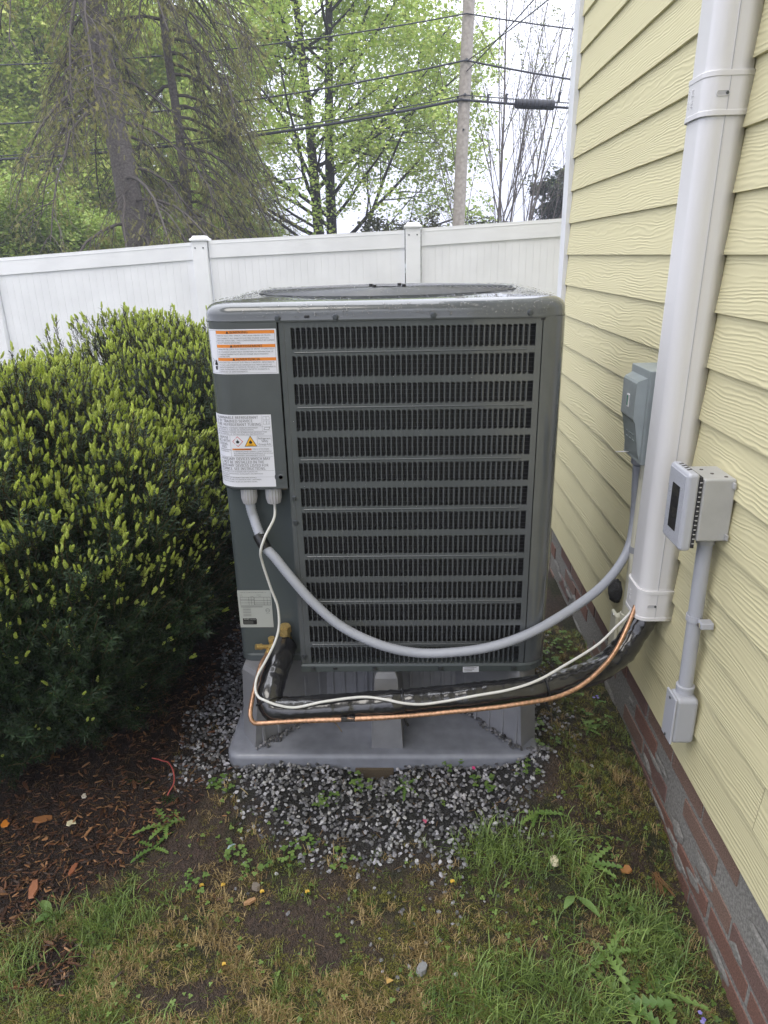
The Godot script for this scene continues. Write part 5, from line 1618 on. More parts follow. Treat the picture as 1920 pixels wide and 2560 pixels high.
func build_wall_fixtures() -> void:
	# white line-set duct
	var o := V(0.69, 0.45, -1.804)
	var d := thing("line_set_duct", "white plastic pipe duct running up the yellow siding", "pipe duct", o)
	var lean := 0.030
	var m := MB.new()
	duct_piece(m, duct_outline(0.0, 0.735, 0.6445, -1.745, -1.863, 0.030), [0.47, 4.2], lean, [0.0, 0.0], o)
	for i in m.n.size(): pass
	obj("duct_cover", m, mats.duct_white, d)
	m = MB.new()
	m.box(V(0.7125, 2.33, -1.804 + lean * 1.88) - o, V(0.041, 3.74, 0.1155), Basis(V(1, 0, 0), V(0, 1, lean), V(0, 0, 1)))
	obj("duct_base", m, mats.duct_white, d)
	m = MB.new()       # the seam between cover and base, a raised hairline on the near side
	for x in [0.688, 0.6915]:
		m.tube(PackedVector3Array([V(x, 0.50, -1.745 + lean * 0.05) - o, V(x, 4.18, -1.745 + lean * 3.73) - o]), 0.0011, 6)
	obj("seam", m, mats.duct_white, d)
	m = MB.new()
	m.box(V(0.6898, 2.34, -1.7446 + lean * 1.89) - o, V(0.0016, 3.68, 0.0008), Basis(V(1, 0, 0), V(0, 1, lean), V(0, 0, 1)))
	obj("seam_gap", m, mats.fitting_plastic, d)
	for c in [[0.452, 0.545], [1.684, 1.768]]:
		m = MB.new()
		var pl := duct_outline(0.004, 0.738, 0.6445, -1.745, -1.863, 0.032)
		var a: float = c[0]; var b: float = c[1]
		duct_piece(m, pl, [a, a + 0.001, a + 0.010, a + 0.0115, b - 0.0115, b - 0.010, b - 0.001, b], lean, [0.0006, 0.0016, 0.0016, 0.0, 0.0, 0.0016, 0.0016, 0.0006], o)
		var cp := obj("duct_coupling", m, mats.duct_white, d)
		var ym := (a + b) / 2
		var zc := -1.7405 + lean * (ym - 0.45)
		m = MB.new()
		var lp := PackedVector3Array()
		for k in 17:
			var t := TAU * k / 16.0
			lp.append(V(0.677 + cos(t) * 0.004 + (0.009 if cos(t) > 0 else -0.009), ym + sin(t) * 0.0052, zc + 0.0004) - o)
		m.tube(lp, 0.0009, 6, false)
		obj("screw_slot", m, mats.duct_white, cp)
		m = MB.new()
		m.rbox(V(0.677, ym, zc + 0.0002) - o, V(0.025, 0.0096, 0.001), 0.0004, 1)
		obj("screw_slot", m, mats.fitting_plastic, cp)
		m = MB.new()
		m.prism(6, 0.0035, 0.0, 0.0014, Transform3D(Basis(Vector3.RIGHT, PI / 2), V(0.686, ym, zc + 0.0006) - o))
		obj("screw", m, mats.screw_metal, cp)
		m = MB.new()
		m.box(V(0.6895, ym, zc + 0.0003) - o, V(0.001, b - a - 0.002, 0.0008), Basis(V(1, 0, 0), V(0, 1, lean), V(0, 0, 1)))
		obj("seam", m, mats.fitting_plastic, cp)
		m = MB.new()      # small raised moulding marks on the front
		for k in 6:
			m.box(V(0.6387, ym + 0.018 - k * 0.0055 - (0.004 if k > 2 else 0.0), -1.81 + lean * (ym - 0.45)) - o, V(0.0012, 0.0012, 0.013 - 0.003 * (k % 2)))
			m.box(V(0.6387, ym + 0.018 - k * 0.0055 - (0.004 if k > 2 else 0.0), -1.829 + lean * (ym - 0.45)) - o, V(0.0012, 0.0035, 0.0012))
		obj("moulding_marks", m, mats.duct_white, cp)
	# disconnect box
	o = V(0.69, 0.985, -1.955)
	var dc := thing("disconnect_box", "grey metal electrical disconnect box beside the white duct", "electrical box", o)
	m = MB.new()
	m.rbox(V(0.694, 0.99, -1.955) - o, V(0.086, 0.258, 0.160), 0.003, 1)
	obj("enclosure", m, mats.disconnect_paint, dc)
	m = MB.new()
	var zs := [-2.028, -1.888]
	# cover: bulges out in the upper half and slopes back to the lower edge
	var pf := [[0.652, 1.098], [0.630, 1.088], [0.626, 1.082], [0.626, 0.985], [0.632, 0.975], [0.648, 0.885], [0.652, 0.866]]
	for i in pf.size() - 1:
		var p: Array = pf[i]; var q: Array = pf[i + 1]
		var ia := 0.0 if i == 0 else 0.012; var ib := 0.012 if i < pf.size() - 2 else 0.002
		if i == 0: ia = 0.004
		m.quad(V(p[0], p[1], zs[0] + ia) - o, V(p[0], p[1], zs[1] - ia) - o, V(q[0], q[1], zs[1] - ib) - o, V(q[0], q[1], zs[0] + ib) - o, V(-(p[1] - q[1]), -(q[0] - p[0]) if i else 0.9, 0).normalized())
		for s in [0, 1]:
			var sg := 1.0 if s == 0 else -1.0
			m.quad(V(p[0], p[1], zs[s] + ia * sg) - o, V(q[0], q[1], zs[s] + ib * sg) - o, V(0.652, q[1], zs[s]) - o, V(0.652, p[1], zs[s]) - o, V(-0.35, 0, -1 if s == 0 else 1).normalized())
	var cvr := obj("cover", m, mats.disconnect_paint, dc)
	m = MB.new()
	m.rbox(V(0.6252, 1.028, -1.957) - o, V(0.004, 0.036, 0.016), 0.0018, 2)
	var win := obj("indicator_window", m, mats.duct_white, cvr)
	m = MB.new()
	m.rbox(V(0.6238, 1.028, -1.957) - o, V(0.003, 0.029, 0.010), 0.0012, 1)
	obj("lens", m, mats.green_lens, cvr)
	m = MB.new()
	for k in 3:       # pressed relief on the lower slope
		for s in 3:
			m.box(V(0.6415 - 0.0, 0.962 - s * 0.016 - 0.01, -1.985 + k * 0.028) - o + V(-0.0035 + s * 0.0022, 0, 0), V(0.004, 0.003, 0.017), Basis(Vector3.BACK, 0.15))
		m.box(V(0.6405, 0.938, -1.992 + k * 0.028 + (0.0 if k % 2 else 0.013)) - o, V(0.004, 0.034, 0.003), Basis(Vector3.BACK, 0.15))
	obj("pressed_marks", m, mats.disconnect_paint, cvr)
	m = MB.new()
	var lp := PackedVector3Array()
	for k in 17: lp.append(V(0.632 + cos(TAU * k / 16.0) * 0.018, 0.872 + sin(TAU * k / 16.0) * 0.004, -1.985 + sin(TAU * k / 16.0) * 0.014) - o)
	m.tube(lp, 0.0016, 6, false)
	obj("seal_ring", m, mats.duct_white, dc)
	m = MB.new()
	m.lathe(PackedVector2Array([V2(0.017, 0.0), V2(0.0195, 0.006), V2(0.0195, 0.03), V2(0.016, 0.034)]), 16, Transform3D(Basis(), V(0.685, 0.83, -2.0) - o))
	obj("conduit_fitting", m, mats.grey_pvc, dc)
	# ivory pipe and elbow body behind the duct
	o = V(0.69, 0.34, -1.985)
	var iv := thing("ivory_conduit", "ivory plastic pipe with elbow fitting half hidden behind the white duct", "conduit", o)
	m = MB.new()
	m.tube(PackedVector3Array([V(0.698, 0.30, -1.985) - o, V(0.698, 0.865, -1.960) - o]), 0.0165, 16)
	obj("pipe", m, mats.ivory_pvc, iv)
	m = MB.new()
	m.tube(PackedVector3Array([V(0.698, 0.56, -1.974) - o, V(0.698, 0.58, -1.973) - o]), 0.018, 16)
	obj("pipe_band", m, mats.grey_pvc, iv)
	m = MB.new()
	m.rbox(V(0.698, 0.255, -2.005) - o, V(0.05, 0.15, 0.046), 0.012, 3)
	m.lathe(PackedVector2Array([V2(0.021, 0.0), V2(0.021, 0.03), V2(0.018, 0.032)]), 16, Transform3D(Basis(), V(0.698, 0.315, -1.987) - o))
	var eb := obj("elbow_body", m, mats.ivory_pvc, iv)
	m = MB.new()
	m.rbox(V(0.668, 0.255, -2.005) - o, V(0.012, 0.165, 0.056), 0.0055, 3)
	obj("elbow_cover", m, mats.ivory_pvc, eb)
	for yy in [0.33, 0.18]:
		m = MB.new()
		m.lathe(PackedVector2Array([V2(0.004, 0), V2(0.0035, 0.0015), V2(0, 0.002)]), 10, Transform3D(Basis(Vector3.BACK, PI / 2), V(0.6622, yy, -2.005) - o))
		obj("screw", m, mats.steel, eb)
	# lump of dark sealing putty
	m = MB.new()
	var rows := []
	for i in 9:
		var row := PackedVector3Array()
		for j in 16:
			var th := PI * i / 8.0; var ph := TAU * j / 16.0
			var q := V(sin(th) * cos(ph) * 0.030, cos(th) * 0.042, sin(th) * sin(ph) * 0.040)
			row.append(q * (1.0 + 0.25 * nz.get_noise_3d(q.x * 40.0, q.y * 40.0, q.z * 40.0)))
		rows.append(row)
	m.grid(rows, true, true)
	tag(obj("sealing_putty", m, mats.putty, self, V(0.728, 0.318, -2.195)), "lump of dark grey putty sealing a hole in the siding above the bricks", "putty lump")
	# weatherproof outlet
	o = V(0.69, 0.86, -1.545)
	var ob := thing("outlet_box", "grey weatherproof outlet box with a see-through lid, right of the white duct", "outlet box", o)
	m = MB.new()
	m.rbox(V(0.697, 0.868, -1.545) - o, V(0.072, 0.148, 0.108), 0.005, 2)
	m.lathe(PackedVector2Array([V2(0.0205, 0.0), V2(0.0205, 0.02), V2(0.023, 0.022)]), 20, Transform3D(Basis(), V(0.703, 0.773, -1.535) - o))
	obj("box_body", m, mats.grey_box, ob)
	m = MB.new()
	m.rbox(V(0.6555, 0.862, -1.545) - o, V(0.008, 0.17, 0.104), 0.002, 1)
	obj("gasket", m, mats.putty, ob)
	for k in 14:
		m = MB.new()
		m.rbox(V(0.6555, 0.789 + k * 0.0112, -1.4925) - o, V(0.006, 0.0026, 0.003), 0.0008, 1)
		obj("hinge_tooth", m, mats.grey_box, ob)
	m = MB.new()
	m.rbox(V(0.639, 0.862, -1.547) - o, V(0.027, 0.185, 0.112), 0.009, 3)
	var lid := obj("lid", m, mats.grey_cover, ob)
	m = MB.new()
	m.rbox(V(0.6265, 0.862, -1.547) - o, V(0.005, 0.170, 0.098), 0.0024, 2)
	obj("lid_face", m, mats.grey_cover, lid)
	m = MB.new()
	m.rbox(V(0.6242, 0.860, -1.547) - o, V(0.0025, 0.108, 0.044), 0.0011, 2)
	obj("lid_window", m, mats.smoke_pane, lid)
	for k in 4:
		m = MB.new()
		m.box(V(0.640, 0.9547, -1.575 + k * 0.016) - o, V(0.012, 0.0016, 0.0045), Basis(Vector3.UP, 0.5))
		obj("vent_slot", m, mats.tape, lid)
	for yy in [0.806, 0.928]:
		m = MB.new()
		m.rbox(V(0.726, yy, -1.489) - o, V(0.006, 0.014, 0.016), 0.002, 1)
		obj("mounting_lug", m, mats.grey_box, ob)
	for k in 3:
		m = MB.new()
		m.lathe(PackedVector2Array([V2(0.0045, 0), V2(0.004, 0.0012), V2(0, 0.0012)]), 8, Transform3D(Basis(), V([0.684, 0.716, 0.695][k], 0.942, [-1.568, -1.51, -1.535][k]) - o))
		obj("rusty_plug", m, mats.bark_brown, ob)
	# conduit below the outlet, strap and pull elbow
	o = V(0.705, 0.30, -1.53)
	var cd := thing("grey_conduit_run", "straight grey plastic conduit dropping from the outlet box to a pull elbow", "conduit", o)
	m = MB.new()
	m.tube(PackedVector3Array([V(0.704, 0.36, -1.530) - o, V(0.703, 0.78, -1.535) - o]), 0.0172, 20)
	obj("pipe", m, mats.grey_pvc, cd)
	m = MB.new()
	m.lathe(PackedVector2Array([V2(0.0215, 0.0), V2(0.0215, 0.018), V2(0.0225, 0.020), V2(0.0225, 0.026), V2(0.0175, 0.028)]), 20, Transform3D(Basis(), V(0.704, 0.362, -1.530) - o))
	m.rbox(V(0.700, 0.302, -1.521) - o, V(0.058, 0.132, 0.060), 0.012, 3)
	var pe := obj("pull_elbow", m, mats.grey_pvc, cd)
	m = MB.new()
	m.rbox(V(0.6708, 0.302, -1.521) - o, V(0.006, 0.133, 0.061), 0.0028, 2)
	obj("elbow_cover", m, mats.grey_cover, pe)
	for yy in [0.357, 0.247]:
		m = MB.new()
		m.lathe(PackedVector2Array([V2(0.004, 0), V2(0.0035, 0.0012), V2(0, 0.0016)]), 10, Transform3D(Basis(Vector3.BACK, PI / 2), V(0.6657, yy, -1.521) - o))
		obj("screw", m, mats.screw_metal, pe)
	m = MB.new()
	var st := PackedVector3Array()
	for k in 13:
		var a := deg_to_rad(-10.0 + 200.0 * k / 12.0)
		st.append(V(0.704 - sin(a) * 0.0195, 0.578, -1.533 + cos(a) * 0.0195) - o)
	for i in st.size() - 1:
		var e := (st[i + 1] - st[i])
		m.box((st[i] + st[i + 1]) / 2, V(0.003, 0.015, e.length() * 1.08), Basis(Vector3.UP, atan2(e.x, e.z)))
	m.rbox(V(0.715, 0.578, -1.497) - o, V(0.03, 0.017, 0.026), 0.003, 1)
	var sb := obj("pipe_strap", m, mats.grey_cover, cd)
	m = MB.new()
	m.prism(6, 0.006, 0.0, 0.004, Transform3D(Basis(Vector3.BACK, PI / 2), V(0.700, 0.578, -1.494) - o))
	obj("screw", m, mats.steel, sb)

# ------------------------------------------------------------------ loose ground cover
func stone_mesh(sd: int) -> ArrayMesh:
	var r := RandomNumberGenerator.new(); r.seed = sd
	var n := FastNoiseLite.new(); n.seed = sd; n.frequency = 1.4
	var rows := []
	for i in 6:
		var row := []
		for j in 7:
			var th := PI * i / 5.0; var ph := TAU * j / 7.0 + i * 0.4
			var d := V(sin(th) * cos(ph), cos(th), sin(th) * sin(ph))
			row.append(d * (1.0 + n.get_noise_3dv(d) * 0.75) * V(1.0, 0.55, 0.72))
		rows.append(row)
	var m := MB.new()
	for i in 5:
		for j in 7:
			var a: Vector3 = rows[i][j]; var b: Vector3 = rows[i][(j + 1) % 7]; var c: Vector3 = rows[i + 1][(j + 1) % 7]; var d: Vector3 = rows[i + 1][j]
			var nn := (a + b + c + d).normalized()
			for t in [[a, b, c], [a, c, d]]:
				var q: Vector3 = (t[1] - t[0]).cross(t[2] - t[0])
				if q.length() < 0.0000001: continue
				q = q.normalized()
				m.tri(t[0], t[1], t[2], q if q.dot(nn) > 0 else -q)
	return m.mesh()

func stone_color() -> Color:
	var u := rng.randf()
	var g := R(0.06, 0.13) if u < 0.40 else (R(0.15, 0.28) if u < 0.80 else R(0.30, 0.48))
	return Color(g, g * R(0.98, 1.02), g * R(1.0, 1.12))

func build_gravel() -> void:
	rng.seed = 31
	var xs := [[], [], [], []]; var cs := [[], [], [], []]
	for i in 36000:
		var x := R(-0.8, 0.68); var z := R(-3.4, -1.05)
		if z > -1.62 and rng.randf() < 0.0: continue
		if x > -0.515 and x < 0.365 and z < -1.735 and z > -2.67: continue
		var g := gravel_at(x, z)
		var stray := 0.085 * sstep(-1.25, -1.5, z) * sstep(-0.55, -0.3, x) * sstep(0.5, 0.2, x)
		stray = maxf(stray, 0.10 * sstep(0.16, 0.05, absf(x - 0.03 + (z + 1.3) * 0.1)) * sstep(-1.06, -1.2, z) * clampf(nz2.get_noise_2d(x * 16.0, z * 16.0) + 0.35, 0, 1) * 2.0)
		if rng.randf() > maxf(g, stray): continue
		var s := R(0.0034, 0.0076) * (1.25 if rng.randf() < 0.15 else 1.0)
		var k := rng.randi_range(0, 3)
		var y := height(x, z) + R(-0.001, 0.010) * g + 0.001
		xs[k].append(Transform3D(Basis.from_euler(Vector3(R(-0.6, 0.6), R(0, TAU), R(-0.6, 0.6))).scaled(Vector3(s, s, s)), V(x, y, z)))
		cs[k].append(stone_color())
	# pebbles washed onto the tray along the feet of the corner legs
	for i in 190:
		var left := i % 2 == 0
		var t := rng.randf()
		var p := (V2(-0.448, -1.728).lerp(V2(-0.27, -1.92), t) if left else V2(0.335, -1.728).lerp(V2(0.18, -1.92), t)) + V2(R(-0.012, 0.016) * (1.0 if left else -1.0), R(-0.008, 0.012))
		var s := R(0.003, 0.0075); var k := rng.randi_range(0, 3)
		xs[k].append(Transform3D(any_basis().scaled(Vector3(s, s, s)), V(p.x, 0.033 + R(0, 0.006), p.y)))
		cs[k].append(stone_color() * Color(0.8, 0.8, 0.8))
	var root := thing("gravel", "crushed grey stone around the riser pad, loose stones straying into the lawn", "gravel")
	root.set_meta("kind", "stuff")
	for k in 4: multi("stones", stone_mesh(40 + k), xs[k], cs[k], mats.stone_mat, root)

func chip_mesh(sd: int) -> ArrayMesh:
	var r := RandomNumberGenerator.new(); r.seed = sd
	var m := MB.new()
	var a := PackedVector2Array([V2(-0.5, -0.07), V2(-0.2, -0.13), V2(0.25, -0.11), V2(0.5, -0.03), V2(0.44, 0.06), V2(0.05, 0.13), V2(-0.42, 0.09)])
	for i in a.size(): a[i] *= r.randf_range(0.8, 1.15)
	m.loft(a, -0.03, scaled(a, 0.9), 0.035)
	return m.mesh()

func build_mulch() -> void:
	rng.seed = 33
	var xs := [[], [], []]; var cs := [[], [], []]
	for i in 50000:
		var x := R(-2.5, -0.4); var z := R(-3.4, -1.05)
		var g := mulch_at(x, z)
		var near := sstep(-1.75, -1.45, z)
		if rng.randf() > maxf(g * lerpf(0.35, 1.0, near), 0.02 * sstep(-0.2, -0.6, x)): continue
		var s := R(0.009, 0.024) * (1.9 if rng.randf() < 0.035 else 1.0)
		var k := rng.randi_range(0, 2)
		xs[k].append(Transform3D(Basis.from_euler(Vector3(R(-0.35, 0.35), R(0, TAU), R(-0.35, 0.35))).scaled(Vector3(s, s, s * R(0.6, 1.3))), V(x, height(x, z) + R(0.001, 0.012), z)))
		var u := rng.randf()
		var c := Color(0.045, 0.022, 0.013) if u < 0.52 else (Color(0.125, 0.056, 0.028) if u < 0.88 else Color(0.30, 0.155, 0.07))
		var q := R(0.7, 1.2)
		cs[k].append(Color(c.r * q, c.g * q, c.b * q))
	var root := thing("mulch", "reddish brown bark mulch spread under the yews", "mulch")
	root.set_meta("kind", "stuff")
	for k in 3: multi("chips", chip_mesh(50 + k), xs[k], cs[k], mats.chip_mat, root)
	# brown fallen needles over mulch and soil
	var nm := MB.new()
	nm.quad(V(-0.5, 0, -0.03), V(0.5, 0.02, -0.03), V(0.5, 0.02, 0.03), V(-0.5, 0, 0.03), V(0, 1, 0))
	var nx := []; var nc := []
	for i in 7000:
		var x := R(-1.6, 0.7); var z := R(-2.3, -0.95)
		if rng.randf() > 0.25 + 0.75 * maxf(mulch_at(x, z), 0.6 * sstep(0.4, 0.55, x)): continue
		if x > -0.56 and x < 0.46 and z < -1.68: continue
		var s := R(0.012, 0.026)
		nx.append(Transform3D(Basis.from_euler(Vector3(R(-0.3, 0.3), R(0, TAU), R(-0.3, 0.3))).scaled(Vector3(s, s, s)), V(x, height(x, z) + R(0.003, 0.014), z)))
		var q := R(0.5, 1.3)
		nc.append(Color(0.20 * q, 0.12 * q, 0.05 * q))
	tag(multi("fallen_needles", nm.mesh(), nx, nc, mats.blade_mat), "thin brown needles fallen over the mulch and bare soil", "needle litter")

func blade_clump(sd: int, n: int, h: float, w: float, flop: float, spread: float) -> ArrayMesh:
	var r := RandomNumberGenerator.new(); r.seed = sd
	var m := MB.new()
	for i in n:
		var a := r.randf_range(0, TAU)
		var d := V(cos(a), 0, sin(a))
		var s := V(-d.z, 0, d.x) * w * r.randf_range(0.6, 1.2)
		var L := h * r.randf_range(0.5, 1.15)
		var lean := r.randf_range(0.15, 1.0) * flop
		var p := V(r.randf_range(-spread, spread), -0.003, r.randf_range(-spread, spread))
		var g := r.randf_range(0.75, 1.25)
		m.col = Color(g, g, g)
		var q1 := p + d * L * lean * 0.35 + V(0, L * 0.5, 0)
		var q2 := p + d * L * lean * 0.85 + V(0, L * (0.86 - 0.25 * lean), 0)
		var q3 := p + d * L * lean * 1.25 + V(0, L * (1.0 - 0.55 * lean), 0)
		var nn := (V(0, 0.6, 0) - d * 0.8 + V(0, 0.2, 0)).normalized()
		m.quad(p - s, q1 - s * 0.85, q1 + s * 0.85, p + s, nn)
		m.quad(q1 - s * 0.85, q2 - s * 0.6, q2 + s * 0.6, q1 + s * 0.85, nn)
		m.tri(q2 - s * 0.6, q3, q2 + s * 0.6, nn)
	return m.mesh()

func build_lawn() -> void:
	rng.seed = 35
	var short := [blade_clump(1, 16, 0.020, 0.0007, 1.5, 0.012), blade_clump(2, 18, 0.016, 0.0006, 2.2, 0.014), blade_clump(3, 14, 0.026, 0.0008, 1.2, 0.012)]
	var long := [blade_clump(4, 8, 0.045, 0.0009, 1.1, 0.016), blade_clump(5, 8, 0.056, 0.0010, 1.5, 0.016), blade_clump(6, 7, 0.036, 0.0010, 1.0, 0.016)]
	var moss := [blade_clump(7, 34, 0.008, 0.0006, 0.9, 0.012), blade_clump(8, 34, 0.006, 0.0006, 1.0, 0.014), blade_clump(9, 30, 0.010, 0.0005, 0.8, 0.011)]
	var root := thing("grass", "thin lawn of dry straw blades, moss and tufts of long green grass", "grass")
	root.set_meta("kind", "stuff")
	var D := [[[], [], []], [[], [], []], [[], [], []]]
	var C := [[[], [], []], [[], [], []], [[], [], []]]
	for i in 72000:
		var x := R(-2.3, 0.80); var z := R(-1.9, -0.75)
		if i % 9 == 0: x = R(0.40, 0.78); z = R(-2.7, -1.6)
		var g := gravel_at(x, z); var mu := mulch_at(x, z); var ba := bare_at(x, z); var lu := lush_at(x, z)
		var y := height(x, z)
		var n1 := nz.get_noise_2d(x * 6.0 + 40.0, z * 6.0); var n2 := nz2.get_noise_2d(x * 3.0, z * 3.0 + 11.0)
		var open := (1.0 - g) * (1.0 - mu) * (1.0 - ba * 0.93)
		var k := rng.randi_range(0, 2)
		var s := R(0.7, 1.2)
		var x3 := Transform3D(Basis(Vector3.UP, R(0, TAU)).scaled(Vector3(s, s * R(0.8, 1.2), s)), V(x, y, z))
		var lawn := maxf(sstep(-1.58, -1.25, z), 0.55 * sstep(0.42, 0.5, x))
		if x > -0.56 and x < 0.41 and z < -1.68: continue
		if lu > 0.12 and rng.randf() < lu * (0.20 if x < -0.3 else 0.28) - 0.03:
			D[1][k].append(x3)
			var c := Color(0.09, 0.16, 0.035).lerp(Color(0.22, 0.31, 0.07), rng.randf())
			C[1][k].append(c)
		elif rng.randf() < open * (0.20 + 0.57 * lawn) * (0.45 + 0.55 * sstep(-1.38, -1.12, z - 0.25 * sstep(0.1, 0.4, x))):
			if n1 > -0.05 - 0.28 * sstep(0.1, 0.5, x) and rng.randf() < 0.8:
				D[2][k].append(x3)
				C[2][k].append(Color(0.12, 0.13, 0.018).lerp(Color(0.29, 0.28, 0.05), rng.randf()))
			elif rng.randf() < 0.35 + 0.55 * lawn:
				var gr := rng.randf() < clampf(0.36 + n2 * 0.9 + 0.25 * lu + 0.2 * sstep(0.0, 0.5, x), 0.08, 0.85)
				D[0][k].append(x3)
				C[0][k].append(Color(0.10, 0.16, 0.03).lerp(Color(0.21, 0.27, 0.06), rng.randf()) if gr else Color(0.24, 0.165, 0.06).lerp(Color(0.46, 0.35, 0.16), rng.randf()))
	var sl := MB.new()
	for k in 3:
		var a := TAU * k / 3.0
		var c := V(cos(a) * 0.7, 0.55, sin(a) * 0.7)
		for j in 5:
			var b0 := a - 2.0 + 0.8 * j; var b1 := b0 + 0.8
			sl.tri(V(0, 0.5, 0), c + V(cos(b0), 0.1, sin(b0)) * 0.62, c + V(cos(b1), 0.1, sin(b1)) * 0.62, V(0, 1, 0))
	var sx := []; var sc := []
	for i in 1900:
		var x := R(-0.75, 0.76); var z := R(-1.66, -1.0)
		if rng.randf() > 0.16 + 0.55 * clampf(nz.get_noise_2d(x * 8.0 + 60.0, z * 8.0) + 0.1 + 0.35 * sstep(0.25, 0.55, x), 0, 1): continue
		if rng.randf() < mulch_at(x, z) * 0.9 or rng.randf() < gravel_at(x, z) * 0.85: continue
		var s := R(0.0022, 0.0066)
		sx.append(Transform3D(Basis.from_euler(Vector3(R(-0.4, 0.4), R(0, TAU), R(-0.4, 0.4))).scaled(Vector3(s, s, s)), V(x, height(x, z) + R(0.002, 0.012), z)))
		sc.append(Color(0.10, 0.18, 0.035).lerp(Color(0.24, 0.36, 0.09), rng.randf()))
	multi("seedlings", sl.mesh(), sx, sc, mats.leaf_mat, root)
	for q in 3:
		for k in 3:
			multi(["dry_grass", "long_grass", "moss"][q], [short, long, moss][q][k], D[q][k], C[q][k], mats.blade_mat, root)

# ------------------------------------------------------------------ weeds
func leaf_blade(L: float, w: float, toothed: bool, curl: float, sd: int) -> MB:     # grows along +z from the origin
	var r := RandomNumberGenerator.new(); r.seed = sd
	var m := MB.new()
	var n := 13 if toothed else 8
	var rows := []
	for i in n + 1:
		var t := float(i) / n
		var ww := w * pow(sin(PI * pow(t, 0.75) * 0.94 + 0.04), 0.8)
		if toothed: ww *= (0.30 if i % 2 == 0 else 1.15) if t < 0.82 else 1.1
		else: ww *= lerpf(0.25, 1.0, smoothstep(0.0, 0.5, t))
		var zc := L * t
		var yc := L * (0.30 * t - curl * t * t)
		var bk := L / n * 0.6 if toothed and i % 2 == 1 else 0.0
		rows.append(PackedVector3Array([V(-ww, yc + ww * 0.35, zc - bk), V(0, yc, zc), V(ww, yc + ww * 0.35, zc - bk)]))
	m.grid(rows)
	return m

func plant(called: String, label: String, cat: String, group: String, x: float, z: float, leaves: Array, c0: Color, c1: Color) -> Node3D:
	var t := thing(called, label, cat, V(x, height(x, z) + 0.002, z), group)
	for e in leaves:       # [length, half width, toothed, curl, turn, seed]
		var m := leaf_blade(e[0], e[1], e[2], e[3], e[5])
		var g := c0.lerp(c1, rng.randf())
		for i in m.c.size(): m.c[i] = g
		var o := obj("leaf", m, mats.leaf_mat, t)
		o.rotation = Vector3(R(-0.15, 0.15), e[4], R(-0.2, 0.2))
	return t

func rosette(n: int, L: float, w: float, toothed := true) -> Array:
	var o := []
	var a0 := R(0, TAU)
	for i in n: o.append([L * R(0.65, 1.15), w * R(0.8, 1.2), toothed, R(0.15, 0.42), a0 + TAU * i / n + R(-0.4, 0.4), rng.randi() % 1000])
	return o

